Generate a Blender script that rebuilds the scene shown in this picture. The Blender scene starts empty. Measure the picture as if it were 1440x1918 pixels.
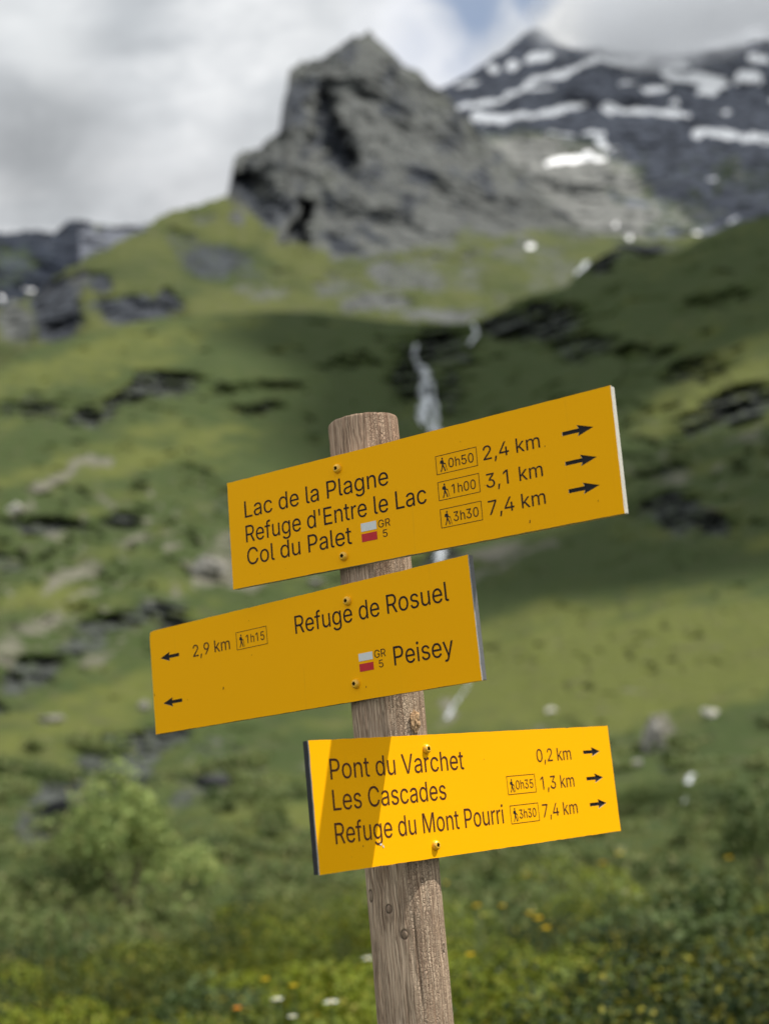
import bpy, bmesh, math, random, json
import numpy as np
from mathutils import Vector, Matrix

SC = bpy.context.scene
COL = SC.collection
rad = math.radians
EYE = 1.65                       # camera height above the meadow

# ------------------------------------------------------------------ camera
PITCH, ROLL, FPX, PW, PH = 0.2041174678616361, -0.09907745931960721, 2601.08, 1440, 1918
def cam_rows():
    cp, sp, c, s = math.cos(PITCH), math.sin(PITCH), math.cos(ROLL), math.sin(ROLL)
    r = np.array([1., 0, 0]); u = np.array([0, -sp, cp]); f = np.array([0, cp, sp])
    return np.array([c*r + s*u, -s*r + c*u, f])
RW = cam_rows()
cam = bpy.data.cameras.new('camera')
cam_o = bpy.data.objects.new('camera', cam); COL.objects.link(cam_o)
M = Matrix.Identity(4)
for k in range(3):
    M[k][0], M[k][1], M[k][2] = RW[0][k], RW[1][k], -RW[2][k]
M[2][3] = EYE
cam_o.matrix_world = M
cam.sensor_fit = 'VERTICAL'; cam.sensor_height = 36.0
cam.lens = FPX / PH * 36.0
cam.clip_start, cam.clip_end = 0.05, 30000
cam.dof.use_dof = True
cam.dof.focus_distance = 1.76
cam.dof.aperture_fstop = 3.2
SC.camera = cam_o

# ------------------------------------------------------------------ light
SUN_DIR = Vector((0.522, -0.045, 0.852)).normalized()      # towards the sun: high, on the right
sun = bpy.data.lights.new('sun', 'SUN'); sun.energy = 4.5; sun.angle = rad(0.5); sun.color = (1, 0.95, 0.87)
sun_o = bpy.data.objects.new('sun', sun); COL.objects.link(sun_o)
sun_o.rotation_euler = SUN_DIR.to_track_quat('Z', 'Y').to_euler()
SC.view_settings.view_transform = 'Standard'; SC.view_settings.look = 'None'
SC.view_settings.exposure = 0.34; SC.view_settings.gamma = 1.0

def ray(px, py):
    px = np.asarray(px, float); py = np.asarray(py, float)
    v = np.stack([(px - PW/2)/FPX, -(py - PH/2)/FPX, np.ones_like(px)], -1)
    return v @ RW
def cyl(px, py):                 # viewing direction as azimuth and tangent of elevation
    d = ray(px, py)
    return np.arctan2(d[..., 0], d[..., 1]), d[..., 2]/np.hypot(d[..., 0], d[..., 1])
def to_px(az, te):
    d = np.stack([np.sin(az), np.cos(az), te], -1) @ RW.T
    w = np.maximum(d[..., 2], 1e-3)
    return PW/2 + FPX*d[..., 0]/w, PH/2 - FPX*d[..., 1]/w

# node helpers
class NT:
    def __init__(self, tree): self.t = tree; self.n = tree.nodes; self.l = tree.links; self.n.clear()
    def new(self, typ, **kw):
        nd = self.n.new(typ)
        for k, v in kw.items(): setattr(nd, k, v)
        return nd
    def put(self, sock, v):
        if v is None: return
        if hasattr(v, 'is_output'): self.l.new(v, sock)
        elif isinstance(v, (tuple, list)) and len(v) == 3 and sock.type == 'RGBA': sock.default_value = (*v, 1)
        else: sock.default_value = v
    def math(self, op, a, b=None, c=None, clamp=False):
        nd = self.new('ShaderNodeMath', operation=op, use_clamp=clamp)
        for i, v in enumerate((a, b, c)): self.put(nd.inputs[i], v)
        return nd.outputs[0]
    def vmath(self, op, a, b=None):
        nd = self.new('ShaderNodeVectorMath', operation=op)
        self.put(nd.inputs[0], a); self.put(nd.inputs[1], b)
        return nd.outputs['Value'] if op in ('DOT_PRODUCT', 'LENGTH', 'DISTANCE') else nd.outputs[0]
    def mix(self, f, a, b, mode='MIX'):
        nd = self.new('ShaderNodeMix', data_type='RGBA', blend_type=mode)
        self.put(nd.inputs[0], f); self.put(nd.inputs[6], a); self.put(nd.inputs[7], b)
        return nd.outputs[2]
    def ramp(self, f, stops, interp='LINEAR'):
        nd = self.new('ShaderNodeValToRGB'); cr = nd.color_ramp; cr.interpolation = interp
        while len(cr.elements) < len(stops): cr.elements.new(0.5)
        for e, (p, c) in zip(cr.elements, stops):
            e.position = p; e.color = (*c, 1) if isinstance(c, tuple) else (c, c, c, 1)
        self.put(nd.inputs[0], f); return nd.outputs[0]
    def smooth(self, v, a, b, lo=0., hi=1.):
        nd = self.new('ShaderNodeMapRange', interpolation_type='SMOOTHSTEP')
        self.put(nd.inputs[0], v)
        for i, x in enumerate((a, b, lo, hi)): nd.inputs[i+1].default_value = x
        return nd.outputs[0]
    def noise(self, vec, scale, detail=4, rough=0.55, dist=0.):
        nd = self.new('ShaderNodeTexNoise'); self.put(nd.inputs['Vector'], vec)
        nd.inputs['Scale'].default_value = scale; nd.inputs['Detail'].default_value = detail
        nd.inputs['Roughness'].default_value = rough; nd.inputs['Distortion'].default_value = dist
        return nd.outputs[0]
    def scale(self, vec, s, loc=(0, 0, 0)):
        nd = self.new('ShaderNodeMapping'); self.put(nd.inputs[0], vec)
        nd.inputs['Scale'].default_value = s; nd.inputs['Location'].default_value = loc
        return nd.outputs[0]
    def attr(self, name): return self.new('ShaderNodeAttribute', attribute_name=name)
    def bump(self, h, strength, dist):
        nd = self.new('ShaderNodeBump'); nd.inputs['Strength'].default_value = strength
        nd.inputs['Distance'].default_value = dist; self.put(nd.inputs['Height'], h); return nd.outputs[0]
def material(name):
    m = bpy.data.materials.new(name); m.use_nodes = True
    t = NT(m.node_tree)
    t.out = t.new('ShaderNodeOutputMaterial'); t.b = t.new('ShaderNodeBsdfPrincipled')
    t.l.new(t.b.outputs[0], t.out.inputs[0])
    return m, t
def simple(name, col, rough=0.6, var=0.12, scale=40, spec=0.3):
    m, t = material(name)
    co = t.new('ShaderNodeTexCoord').outputs['Object']
    n = t.noise(co, scale, 5)
    t.put(t.b.inputs['Base Color'], t.mix(n, tuple(c*(1-var) for c in col), tuple(min(1, c*(1+var)) for c in col)))
    t.b.inputs['Roughness'].default_value = rough; t.b.inputs['Specular IOR Level'].default_value = spec
    return m

# ------------------------------------------------------------------ sky: broken grey cloud with one blue gap
wd = bpy.data.worlds.new('World'); SC.world = wd; wd.use_nodes = True
t = NT(wd.node_tree)
co = t.new('ShaderNodeTexCoord').outputs['Generated']
sky = t.new('ShaderNodeTexSky', sky_type='NISHITA', sun_disc=False)
sky.sun_elevation = math.asin(SUN_DIR.z); sky.sun_rotation = math.atan2(SUN_DIR.x, SUN_DIR.y)
sky.altitude = 2000
def dirv(px, py):
    d = ray(px, py); return tuple(d/np.linalg.norm(d))
wob = t.math('ADD', t.math('MULTIPLY', t.noise(t.scale(co, (1, 1, 1.0), (0.7, 0.2, 0.9)), 16, 6, 0.62, 0.8), 0.65), t.math('MULTIPLY', t.noise(co, 6, 3, 0.6), 0.35))
wob2 = t.noise(t.scale(co, (1, 1, 1), (3.1, 1.7, 0.4)), 16, 5, 0.6)
def spot(px, py, r0, r1, wobble=0.06):    # soft round patch of sky round a direction
    d = t.vmath('DISTANCE', co, dirv(px, py))
    d = t.math('ADD', d, t.math('MULTIPLY', t.math('SUBTRACT', wob, 0.5), wobble*2))
    return t.smooth(d, r0, r1, 1., 0.)
cl = t.noise(t.scale(co, (1, 1, 2.2)), 5.5, 7, 0.60, 0.25)
grey = t.ramp(cl, [(0.30, (0.33, 0.35, 0.37)), (0.5, (0.54, 0.56, 0.58)), (0.66, (0.76, 0.77, 0.78))])
grey = t.mix(t.math('MULTIPLY', spot(60, 290, 0.0, 0.095), 0.75), grey, (0.24, 0.252, 0.265))
grey = t.mix(t.math('MULTIPLY', spot(250, 30, 0.0, 0.05), 0.4), grey, (0.34, 0.37, 0.40))
grey = t.mix(t.math('MULTIPLY', spot(350, 370, 0.0, 0.09), 0.45), grey, (0.66, 0.66, 0.67))
grey = t.mix(t.math('MULTIPLY', spot(60, 60, 0.0, 0.06), 0.6), grey, (0.68, 0.70, 0.71))
grey = t.mix(t.math('MULTIPLY', spot(790, 110, 0.02, 0.07, 0.04), 0.65), grey, (0.72, 0.74, 0.80))
grey = t.mix(t.math('MULTIPLY', spot(1240, 60, 0.02, 0.12, 0.02), 0.8), grey, (0.50, 0.52, 0.55))
grey = t.mix(t.math('MULTIPLY', spot(1050, 40, 0.0, 0.035, 0.03), 0.9), grey, (0.80, 0.79, 0.76))
blue = t.math('MAXIMUM', t.math('MULTIPLY', spot(885, 15, 0.004, 0.050, 0.07), 0.95), t.math('MULTIPLY', spot(985, -8, 0.0, 0.030, 0.06), 0.9))
blue = t.math('MAXIMUM', blue, t.math('MULTIPLY', spot(780, 80, 0.0, 0.03, 0.03), 0.25))
skyc = t.vmath('MULTIPLY', sky.outputs[0], (0.10, 0.10, 0.10))
skyc = t.mix(0.35, skyc, (0.40, 0.48, 0.60))
sy = t.new('ShaderNodeSeparateXYZ'); t.l.new(co, sy.inputs[0])
lift = t.smooth(sy.outputs[1], 0.35, -0.25, 1.0, 1.5)      # added fill: unseen sky behind the viewer brightened for the shaded signs
gs = t.new('ShaderNodeVectorMath', operation='SCALE'); t.l.new(grey, gs.inputs[0]); t.l.new(lift, gs.inputs['Scale']); grey = gs.outputs[0]
final = t.mix(t.math('MULTIPLY', blue, 0.92), grey, skyc)
bg = t.new('ShaderNodeBackground'); t.l.new(final, bg.inputs[0]); bg.inputs[1].default_value = 1.0
t.l.new(bg.outputs[0], t.new('ShaderNodeOutputWorld').inputs[0])

# ------------------------------------------------------------------ mesh helpers
def tag(o, label=None, cat=None, group=None, kind=None):
    if label: o['label'] = label
    if cat: o['category'] = cat
    if group: o['group'] = group
    if kind: o['kind'] = kind
    return o
def mesh_np(name, V, F, mats=(), smooth=True, attrs=None):
    V = np.ascontiguousarray(V, dtype=np.float32); F = np.ascontiguousarray(F, dtype=np.int32)
    me = bpy.data.meshes.new(name); k = F.shape[1]
    me.vertices.add(len(V)); me.vertices.foreach_set('co', V.ravel())
    me.loops.add(F.size); me.loops.foreach_set('vertex_index', F.ravel())
    me.polygons.add(len(F))
    me.polygons.foreach_set('loop_start', np.arange(0, F.size, k, dtype=np.int32))
    me.polygons.foreach_set('loop_total', np.full(len(F), k, dtype=np.int32))
    me.update(calc_edges=True)
    me.polygons.foreach_set('use_smooth', np.full(len(F), smooth))
    for m in mats: me.materials.append(m)
    for an, data in (attrs or {}).items():
        a = me.attributes.new(an, 'FLOAT_COLOR', 'POINT')
        a.data.foreach_set('color', np.ascontiguousarray(data, dtype=np.float32).ravel())
    return me
def link(name, me, parent=None, loc=None):
    o = bpy.data.objects.new(name, me); COL.objects.link(o)
    if parent is not None: o.parent = parent
    if loc is not None: o.location = loc
    return o
def empty(name, loc=(0, 0, 0)):
    o = bpy.data.objects.new(name, None); COL.objects.link(o); o.location = loc
    o.empty_display_size = 0.05
    return o

# vectorised gradient noise
_rng = np.random.RandomState(5)
_perm = np.concatenate([_rng.permutation(512)]*3)
_grad = _rng.normal(size=(512, 3)); _grad /= np.linalg.norm(_grad, axis=1)[:, None]
def pnoise(P):
    P = np.asarray(P, float); I = np.floor(P).astype(int); f = P - I; I &= 511
    u = f*f*f*(f*(f*6-15)+10); res = 0
    for dx in (0, 1):
        for dy in (0, 1):
            for dz in (0, 1):
                h = _perm[_perm[_perm[(I[..., 0]+dx) & 511] + ((I[..., 1]+dy) & 511)] + ((I[..., 2]+dz) & 511)]
                g = _grad[h]
                d = g[..., 0]*(f[..., 0]-dx) + g[..., 1]*(f[..., 1]-dy) + g[..., 2]*(f[..., 2]-dz)
                w = (u[..., 0] if dx else 1-u[..., 0])*(u[..., 1] if dy else 1-u[..., 1])*(u[..., 2] if dz else 1-u[..., 2])
                res = res + w*d
    return res
def fbm(P, octv=5, gain=0.5, ridged=False):
    a, s, tot = 1.0, 0, 0; P = np.asarray(P, float)
    for o in range(octv):
        n = pnoise(P + 17.3*o)*1.6
        if ridged: n = 1 - 2*np.abs(n)
        s = s + a*n; tot += a; a *= gain; P = P*2.03
    return s/tot
def sstep(x, a, b):
    k = np.clip((x-a)/(b-a), 0, 1); return k*k*(3-2*k)
# ------------------------------------------------------------------ terrain
class Field:                     # smooth surface through known distances along known directions
    def __init__(self, pts, k=1.0):
        a = np.array(pts, float); a[:, 2] *= k; az, te = cyl(a[:, 0], a[:, 1])
        self.c = np.stack([az, te], 1); n = len(a); v = np.log(a[:, 2])
        D = np.linalg.norm(self.c[:, None]-self.c[None], axis=2)
        A = np.zeros((n+3, n+3)); A[:n, :n] = D - 0.004*np.eye(n); A[:n, n] = 1; A[:n, n+1:] = self.c
        A[n:, :n] = A[:n, n:].T
        self.w = np.linalg.solve(A, np.concatenate([v, np.zeros(3)]))
    def __call__(self, az, te):
        q = np.stack([az.ravel(), te.ravel()], 1); n = len(self.c)
        D = np.sqrt(((q[:, None]-self.c[None])**2).sum(2))
        return np.exp(D @ self.w[:n] + self.w[n] + q @ self.w[n+1:]).reshape(az.shape)
def outline(pts):
    a = np.array(pts, float); az, te = cyl(a[:, 0], a[:, 1]); o = np.argsort(az)
    return az[o], te[o]
def blob(X, Y, cx, cy, rx, ry, rot=0., soft=0.5):
    c, s = math.cos(rad(rot)), math.sin(rad(rot))
    u = ((X-cx)*c + (Y-cy)*s)/rx; v = (-(X-cx)*s + (Y-cy)*c)/ry
    return 1 - sstep(np.hypot(u, v), 1-soft, 1+soft)
def strip(X, Y, pts, w, soft=0.6):
    d = np.full(X.shape, 1e9)
    for (x0, y0), (x1, y1) in zip(pts[:-1], pts[1:]):
        L = (x1-x0)**2 + (y1-y0)**2
        k = np.clip(((X-x0)*(x1-x0) + (Y-y0)*(y1-y0))/L, 0, 1)
        d = np.minimum(d, np.hypot(X-x0-k*(x1-x0), Y-y0-k*(y1-y0)))
    return 1 - sstep(d/w, 1-soft, 1+soft)
def poly(X, Y, pts, soft=20.):
    p = np.array(pts, float); inside = np.zeros(X.shape, bool)
    for i in range(len(p)):
        (x0, y0), (x1, y1) = p[i], p[i-1]
        if y0 == y1: continue
        inside ^= ((y0 > Y) != (y1 > Y)) & (X < (x1-x0)*(Y-y0)/(y1-y0) + x0)
    d = np.full(X.shape, 1e9); n = len(p)
    for i in range(n):
        (x0, y0), (x1, y1) = p[i-1], p[i]
        L = (x1-x0)**2 + (y1-y0)**2 + 1e-9
        k = np.clip(((X-x0)*(x1-x0) + (Y-y0)*(y1-y0))/L, 0, 1)
        d = np.minimum(d, np.hypot(X-x0-k*(x1-x0), Y-y0-k*(y1-y0)))
    return sstep(np.where(inside, d, -d), -soft, soft)
def many(X, Y, lst):
    m = np.zeros(X.shape)
    for e in lst:
        s = e[6] if len(e) > 6 else 1.0
        m = np.maximum(m, s*blob(X, Y, e[0], e[1], e[2], e[3], e[4] if len(e) > 4 else 0, e[5] if len(e) > 5 else 0.5))
    return m

def steepen(X, Y, lst, c):      # outcrops stand as faces: their tops come forward and their feet go back
    s = np.zeros(X.shape)
    for e in lst:
        rot = rad(e[4] if len(e) > 4 else 0); v = (-(X-e[0])*math.sin(rot) + (Y-e[1])*math.cos(rot))/e[3]
        s = s + c*np.clip(v, -1.2, 1.2)*blob(X, Y, e[0], e[1], e[2]*1.1, e[3]*1.25, e[4] if len(e) > 4 else 0, .35)
    return np.clip(s, -.06, .06)
def sheet(name, field, top, az_rng, d_az, n_te, te_bot, relief, paint, mat, back=1.35, jag=0.0, jagk=60., drop=0.4, power=1.0):
    lo, hi = az_rng; f0_, f1_ = max(lo, -25), min(hi, 27)          # finer towards the middle, coarser far out to the sides
    az1 = np.radians(np.concatenate([np.arange(lo, f0_, .45), np.arange(f0_, f1_, d_az), np.arange(f1_, hi, .45)])); n = len(az1)
    tt = np.interp(az1, *top)
    if jag: tt = tt + jag*fbm(np.stack([az1*jagk, az1*0+3.3, az1*0], 1), 5, 0.6)
    tb = te_bot(az1) if callable(te_bot) else np.full(n, te_bot)
    k = np.linspace(0, 1, n_te)**power
    te = tb[None]*(1-k[:, None]) + tt[None]*k[:, None]
    az = np.broadcast_to(az1[None], te.shape)
    r = field(az, te)
    X, Y = to_px(az, te)
    P = np.stack([r*np.sin(az), r*np.cos(az), r*te], -1)
    q = P/ (r[..., None]) * 1.0
    Xw = X + 46*fbm(np.stack([X/80, Y/60, X*0], -1), 6, .62); Yw = Y + 30*fbm(np.stack([X/80, Y/60, X*0+9], -1), 6, .62)
    mask, extra = paint(Xw, Yw, P, X, Y)
    r = r*(1 + extra) + relief(P, mask, X, Y)
    V = np.stack([r*np.sin(az), r*np.cos(az), r*te + EYE], -1)
    # the far side behind the skyline
    rb = r[-1]; zb = V[-1, :, 2]
    backs = []
    for j, f in enumerate((0.02, 0.12, 0.35)):
        rr = rb*(1 + (back-1)*f/0.35); zz = zb - drop*rb*(back-1)*f/0.35
        backs.append(np.stack([rr*np.sin(az1), rr*np.cos(az1), zz], -1))
    V = np.concatenate([V, np.array(backs)], 0)
    mask = np.concatenate([mask, np.repeat(mask[-1:], 3, 0)], 0)
    rows = V.shape[0]
    i = (np.arange(rows-1)[:, None]*n + np.arange(n-1)[None]).ravel()
    F = np.stack([i, i+1, i+n+1, i+n], 1)
    me = mesh_np(name, V.reshape(-1, 3), F, [mat], True, {'cover': mask.reshape(-1, 4)})
    o = link(name, me); tag(o, kind='structure')
    o['_s'] = 0
    del o['_s']
    return o, (az1, k, tb, tt, r)
def ground_point(info, px, py):   # where the line of sight through a spot of the view meets a sheet
    az1, k, tb, tt, r = info
    a, e = cyl(px, py); j = int(np.clip(np.searchsorted(az1, a), 0, len(az1)-1))
    f = np.clip((e - tb[j])/(tt[j]-tb[j]), 0, 1)
    rr = np.interp(f, k, r[:, j])
    return Vector((rr*math.sin(a), rr*math.cos(a), rr*float(e) + EYE))

def terrain_mat(name, grass, grass2, grass3, dark, pale, unit, bumpd, strata=(1, 1, 2.6)):
    m, t = material(name)
    co = t.new('ShaderNodeTexCoord').outputs['Object']
    at = t.attr('cover'); sep = t.new('ShaderNodeSeparateColor'); t.l.new(at.outputs['Color'], sep.inputs[0])
    rock, pal, snow = sep.outputs; tone = at.outputs['Alpha']
    n1 = t.noise(co, 0.9/unit, 8, 0.62); n2 = t.noise(co, 4.5/unit, 6, 0.65); n3 = t.noise(co, 16/unit, 5, 0.6)
    g = t.mix(t.smooth(t.math('ADD', tone, t.math('MULTIPLY', t.math('SUBTRACT', n1, 0.5), 1.6)), 0.15, 0.85), grass, grass2)
    g = t.mix(t.math('MULTIPLY', t.smooth(n2, 0.50, 0.72), 0.75), g, grass3)
    g = t.mix(t.math('MULTIPLY', t.smooth(n3, 0.35, 0.7), 0.38), g, t.vmath('MULTIPLY', g, (0.45, 0.5, 0.5)))
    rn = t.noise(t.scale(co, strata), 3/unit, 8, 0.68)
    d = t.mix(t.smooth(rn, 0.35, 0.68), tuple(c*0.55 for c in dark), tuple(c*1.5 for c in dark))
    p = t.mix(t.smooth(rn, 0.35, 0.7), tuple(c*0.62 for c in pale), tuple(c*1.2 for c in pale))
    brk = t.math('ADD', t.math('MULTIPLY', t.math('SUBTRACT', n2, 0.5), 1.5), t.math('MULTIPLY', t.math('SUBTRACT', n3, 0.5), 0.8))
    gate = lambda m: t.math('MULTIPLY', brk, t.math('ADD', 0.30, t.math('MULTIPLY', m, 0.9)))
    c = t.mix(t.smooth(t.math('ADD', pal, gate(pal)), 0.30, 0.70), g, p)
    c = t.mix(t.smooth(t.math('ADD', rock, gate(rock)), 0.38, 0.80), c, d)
    brk2 = t.math('MULTIPLY', t.math('SUBTRACT', rn, 0.5), 0.6)
    c = t.mix(t.smooth(t.math('ADD', snow, brk2), 0.42, 0.58), c, (0.90, 0.905, 0.91))
    t.put(t.b.inputs['Base Color'], c); t.b.inputs['Roughness'].default_value = 0.95
    t.b.inputs['Specular IOR Level'].default_value = 0.1
    t.put(t.b.inputs['Normal'], t.bump(n2, 0.6, bumpd))
    return m
G1, G2, G3 = (0.040, 0.058, 0.017), (0.090, 0.102, 0.025), (0.078, 0.072, 0.040)

# --- far ridge on the left
f3 = Field([(-900, 300, 5200), (0, 430, 5000), (900, 430, 5200), (-900, 900, 3600), (0, 900, 3500), (900, 900, 3700), (300, 430, 5100)], 0.58)
top3 = outline([(-1500, 330), (-900, 420), (-500, 380), (-250, 450), (-100, 420), (0, 440), (50, 431), (100, 437), (128, 416), (160, 411), (195, 425), (225, 430), (262, 429), (300, 440), (400, 420), (700, 380)])
def paint3(X, Y, P, X0, Y0):
    z = np.zeros(X.shape)
    snow = many(X, Y, [(2, 556, 13, 3.5, 10, .6, .7), (62, 546, 6, 3, 0, .6, .7), (95, 455, 6, 5, 0, .6, .4), (-150, 500, 40, 9), (-300, 470, 30, 10), (30, 562, 10, 3)])
    pal = many(X, Y, [(20, 500, 45, 40, 20, .6, .55), (-200, 520, 90, 40, 10, .6, .5)])
    return np.stack([z+1 - pal, pal, snow, z], -1), z
def relief3(P, m, X, Y): return 150*fbm(P/420, 6, 0.55, True)
m3 = terrain_mat('far_ridge_rock', G1, G2, G3, (0.020, 0.025, 0.036), (0.060, 0.070, 0.090), 160, 15)  # blue of the distant air put into the rock colour
ridge, _ = sheet('distant_ridge', f3, top3, (-75, 16), 0.1, 110, lambda a: np.interp(a, [-1.4, -.6, .3], [0.05, 0.25, 0.25]), relief3, paint3, m3, jag=0.006, jagk=70)

# --- snow mountain on the right
f2 = Field([(600, 200, 3300), (1000, 52, 3500), (1440, 70, 3600), (2000, -60, 3700), (2600, 0, 3700), (850, 300, 2600), (1100, 300, 2700), (1440, 300, 2700), (2200, 300, 2800),
            (900, 520, 1900), (1200, 480, 1950), (1440, 480, 2000), (2200, 480, 2000), (1100, 600, 1700), (1600, 600, 1700)], 0.78)
top2 = outline([(300, 420), (600, 330), (760, 230), (820, 170), (850, 152), (885, 136), (905, 118), (935, 102), (955, 84), (985, 63), (1005, 51), (1020, 60), (1045, 82), (1080, 90), (1120, 88),
                (1180, 98), (1240, 104), (1300, 98), (1350, 90), (1400, 82), (1440, 72), (1560, 40), (1750, 0), (2000, -40), (2400, 60), (3000, 160)])
SNOW = [(965, 122, 20, 17), (1005, 112, 22, 17), (873, 158, 17, 9), (918, 134, 18, 12), (850, 162, 12, 6), (1145, 203, 27, 17), (1075, 301, 76, 13, -3, .3), (1126, 268, 20, 11), (1150, 276, 17, 7),
        (1226, 165, 30, 12), (1330, 148, 46, 20), (1325, 172, 26, 13), (1402, 143, 25, 16), (1268, 125, 30, 10), (1172, 112, 30, 12), (1110, 106, 22, 10), (1362, 212, 22, 10), (1424, 112, 20, 14),
        (1254, 194, 12, 9), (1040, 252, 30, 7), (1176, 441, 14, 6, -20, .6, .8), (1152, 418, 8, 16, 35, .6, .8), (1298, 433, 15, 5, -15, .6, .8), (1372, 414, 20, 5, -10, .6, .8), (1330, 340, 14, 9, 0, .5, .8), (1020, 165, 26, 7), (1180, 150, 20, 5), (1480, 190, 40, 16), (1560, 140, 50, 20), (1700, 210, 70, 16), (1620, 330, 60, 10)]
def paint2(X, Y, P, X0, Y0):
    snow = many(X, Y, [(a[0], a[1], a[2]*.85, a[3]*.58) + tuple(a[4:]) for a in SNOW])
    for pts, w in (([(855, 202), (930, 186), (1010, 152), (1110, 116)], 6), ([(890, 228), (1000, 217), (1080, 194)], 6), ([(1150, 205), (1220, 212), (1285, 219)], 5.5), ([(1312, 240), (1380, 258), (1445, 262), (1640, 285)], 7),
                   ([(930, 222), (885, 222)], 8), ([(1120, 110), (1200, 118)], 7), ([(1090, 255), (1130, 250)], 5), ([(1250, 140), (1300, 160), (1350, 160)], 6)):
        snow = np.maximum(snow, strip(X, Y, pts, w))
    snow = np.maximum(snow, 0.30*sstep(fbm(np.stack([X/26, Y/11, X*0], -1), 4), 0.16, 0.40)*(1-sstep(Y, 190, 300)))
    pal = poly(X, Y, [(880, 260), (1000, 255), (1120, 285), (1190, 330), (1230, 400), (1200, 470), (900, 470)], 40)
    pal = np.maximum(pal, many(X, Y, [(1120, 340, 60, 25), (1280, 400, 50, 30, 0, .6, .5), (1400, 330, 80, 30, 10, .6, .35)]))
    pal = pal*(1 - many(X, Y, [(1170, 375, 45, 14, 20, .5, .8), (1010, 390, 40, 20, 20, .5, .7), (1140, 440, 40, 14, 0, .5, .4)]))
    pal = np.clip(pal + 0.55*sstep(fbm(np.stack([X/30, Y/16, X*0+3], -1), 5, .6), 0.0, 0.4)*sstep(Y, 230, 300), 0, 1)
    g = many(X, Y, [(960, 330, 60, 30, 20), (1050, 360, 70, 22, 10)])*0.35
    z = np.zeros(X.shape)
    return np.stack([np.clip(1-pal*1.1, 0, 1), pal, snow, z+0.2+g], -1), z
def relief2(P, m, X, Y):
    P = P*np.array([1, .4, 1]); return 120*fbm(P/330, 6, 0.56, True) + 20*fbm(P/55, 4, 0.6, True)
m2 = terrain_mat('snow_mountain_rock', G1, G2, G3, (0.100, 0.108, 0.130), (0.170, 0.174, 0.165), 90, 8, (1.4, 0.4, 1.2))  # hazy blue-grey of the distance put into the rock colour
snowm, info2 = sheet('snowy_mountain', f2, top2, (-12, 80), 0.1, 230, lambda a: np.interp(a, [-.2, .8, 1.4], [0.33, 0.33, 0.2]), relief2, paint2, m2, jag=0.004, jagk=120)

# --- green shoulder, high hanging valley and the rocky peak
f1 = Field([(-700, 700, 1000), (-200, 600, 1000), (70, 560, 950), (70, 640, 800), (350, 395, 1150), (250, 500, 950), (150, 600, 820), (420, 600, 830), (420, 470, 1080), (430, 372, 1220), (440, 290, 1300), (520, 240, 1320), (540, 130, 1440),
            (690, 64, 1500), (640, 300, 1290), (800, 170, 1480), (820, 330, 1330), (1000, 345, 1500), (600, 480, 1090), (700, 480, 1080), (900, 480, 1120), (1050, 480, 1180), (720, 560, 950), (900, 560, 960), (1000, 540, 980),
            (720, 640, 820), (1100, 600, 850), (300, 660, 760), (1200, 440, 1350), (1200, 560, 950), (1600, 420, 1400), (1600, 560, 1000), (2200, 500, 1100)])
top1 = outline([(-1800, 900), (-1200, 800), (-700, 720), (-300, 640), (-100, 590), (0, 575), (40, 562), (70, 547), (100, 522), (135, 500), (190, 470), (235, 447), (270, 436), (300, 404), (325, 393), (360, 388), (395, 376), (425, 368),
                (432, 335), (441, 292), (452, 285), (488, 280), (496, 262), (522, 250), (529, 200), (538, 168), (541, 135), (560, 116), (600, 112), (618, 98), (640, 83), (664, 67), (680, 66), (692, 58), (702, 70), (728, 92), (755, 122), (782, 132), (802, 152),
                (828, 172), (850, 196), (875, 222), (905, 255), (940, 290), (980, 322), (1010, 350), (1050, 392), (1090, 425), (1130, 442), (1180, 448), (1250, 446), (1320, 440), (1400, 420), (1500, 420), (1800, 400), (2400, 420), (3000, 500)])
PEAK = [(412, 384), (405, 330), (400, 240), (470, 180), (490, 90), (545, 30), (690, -40), (860, 80), (1060, 300), (1160, 410), (1100, 452), (1000, 440), (930, 440), (860, 458), (800, 470), (740, 474), (680, 492), (620, 484), (560, 455), (500, 430), (450, 400)]
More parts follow.
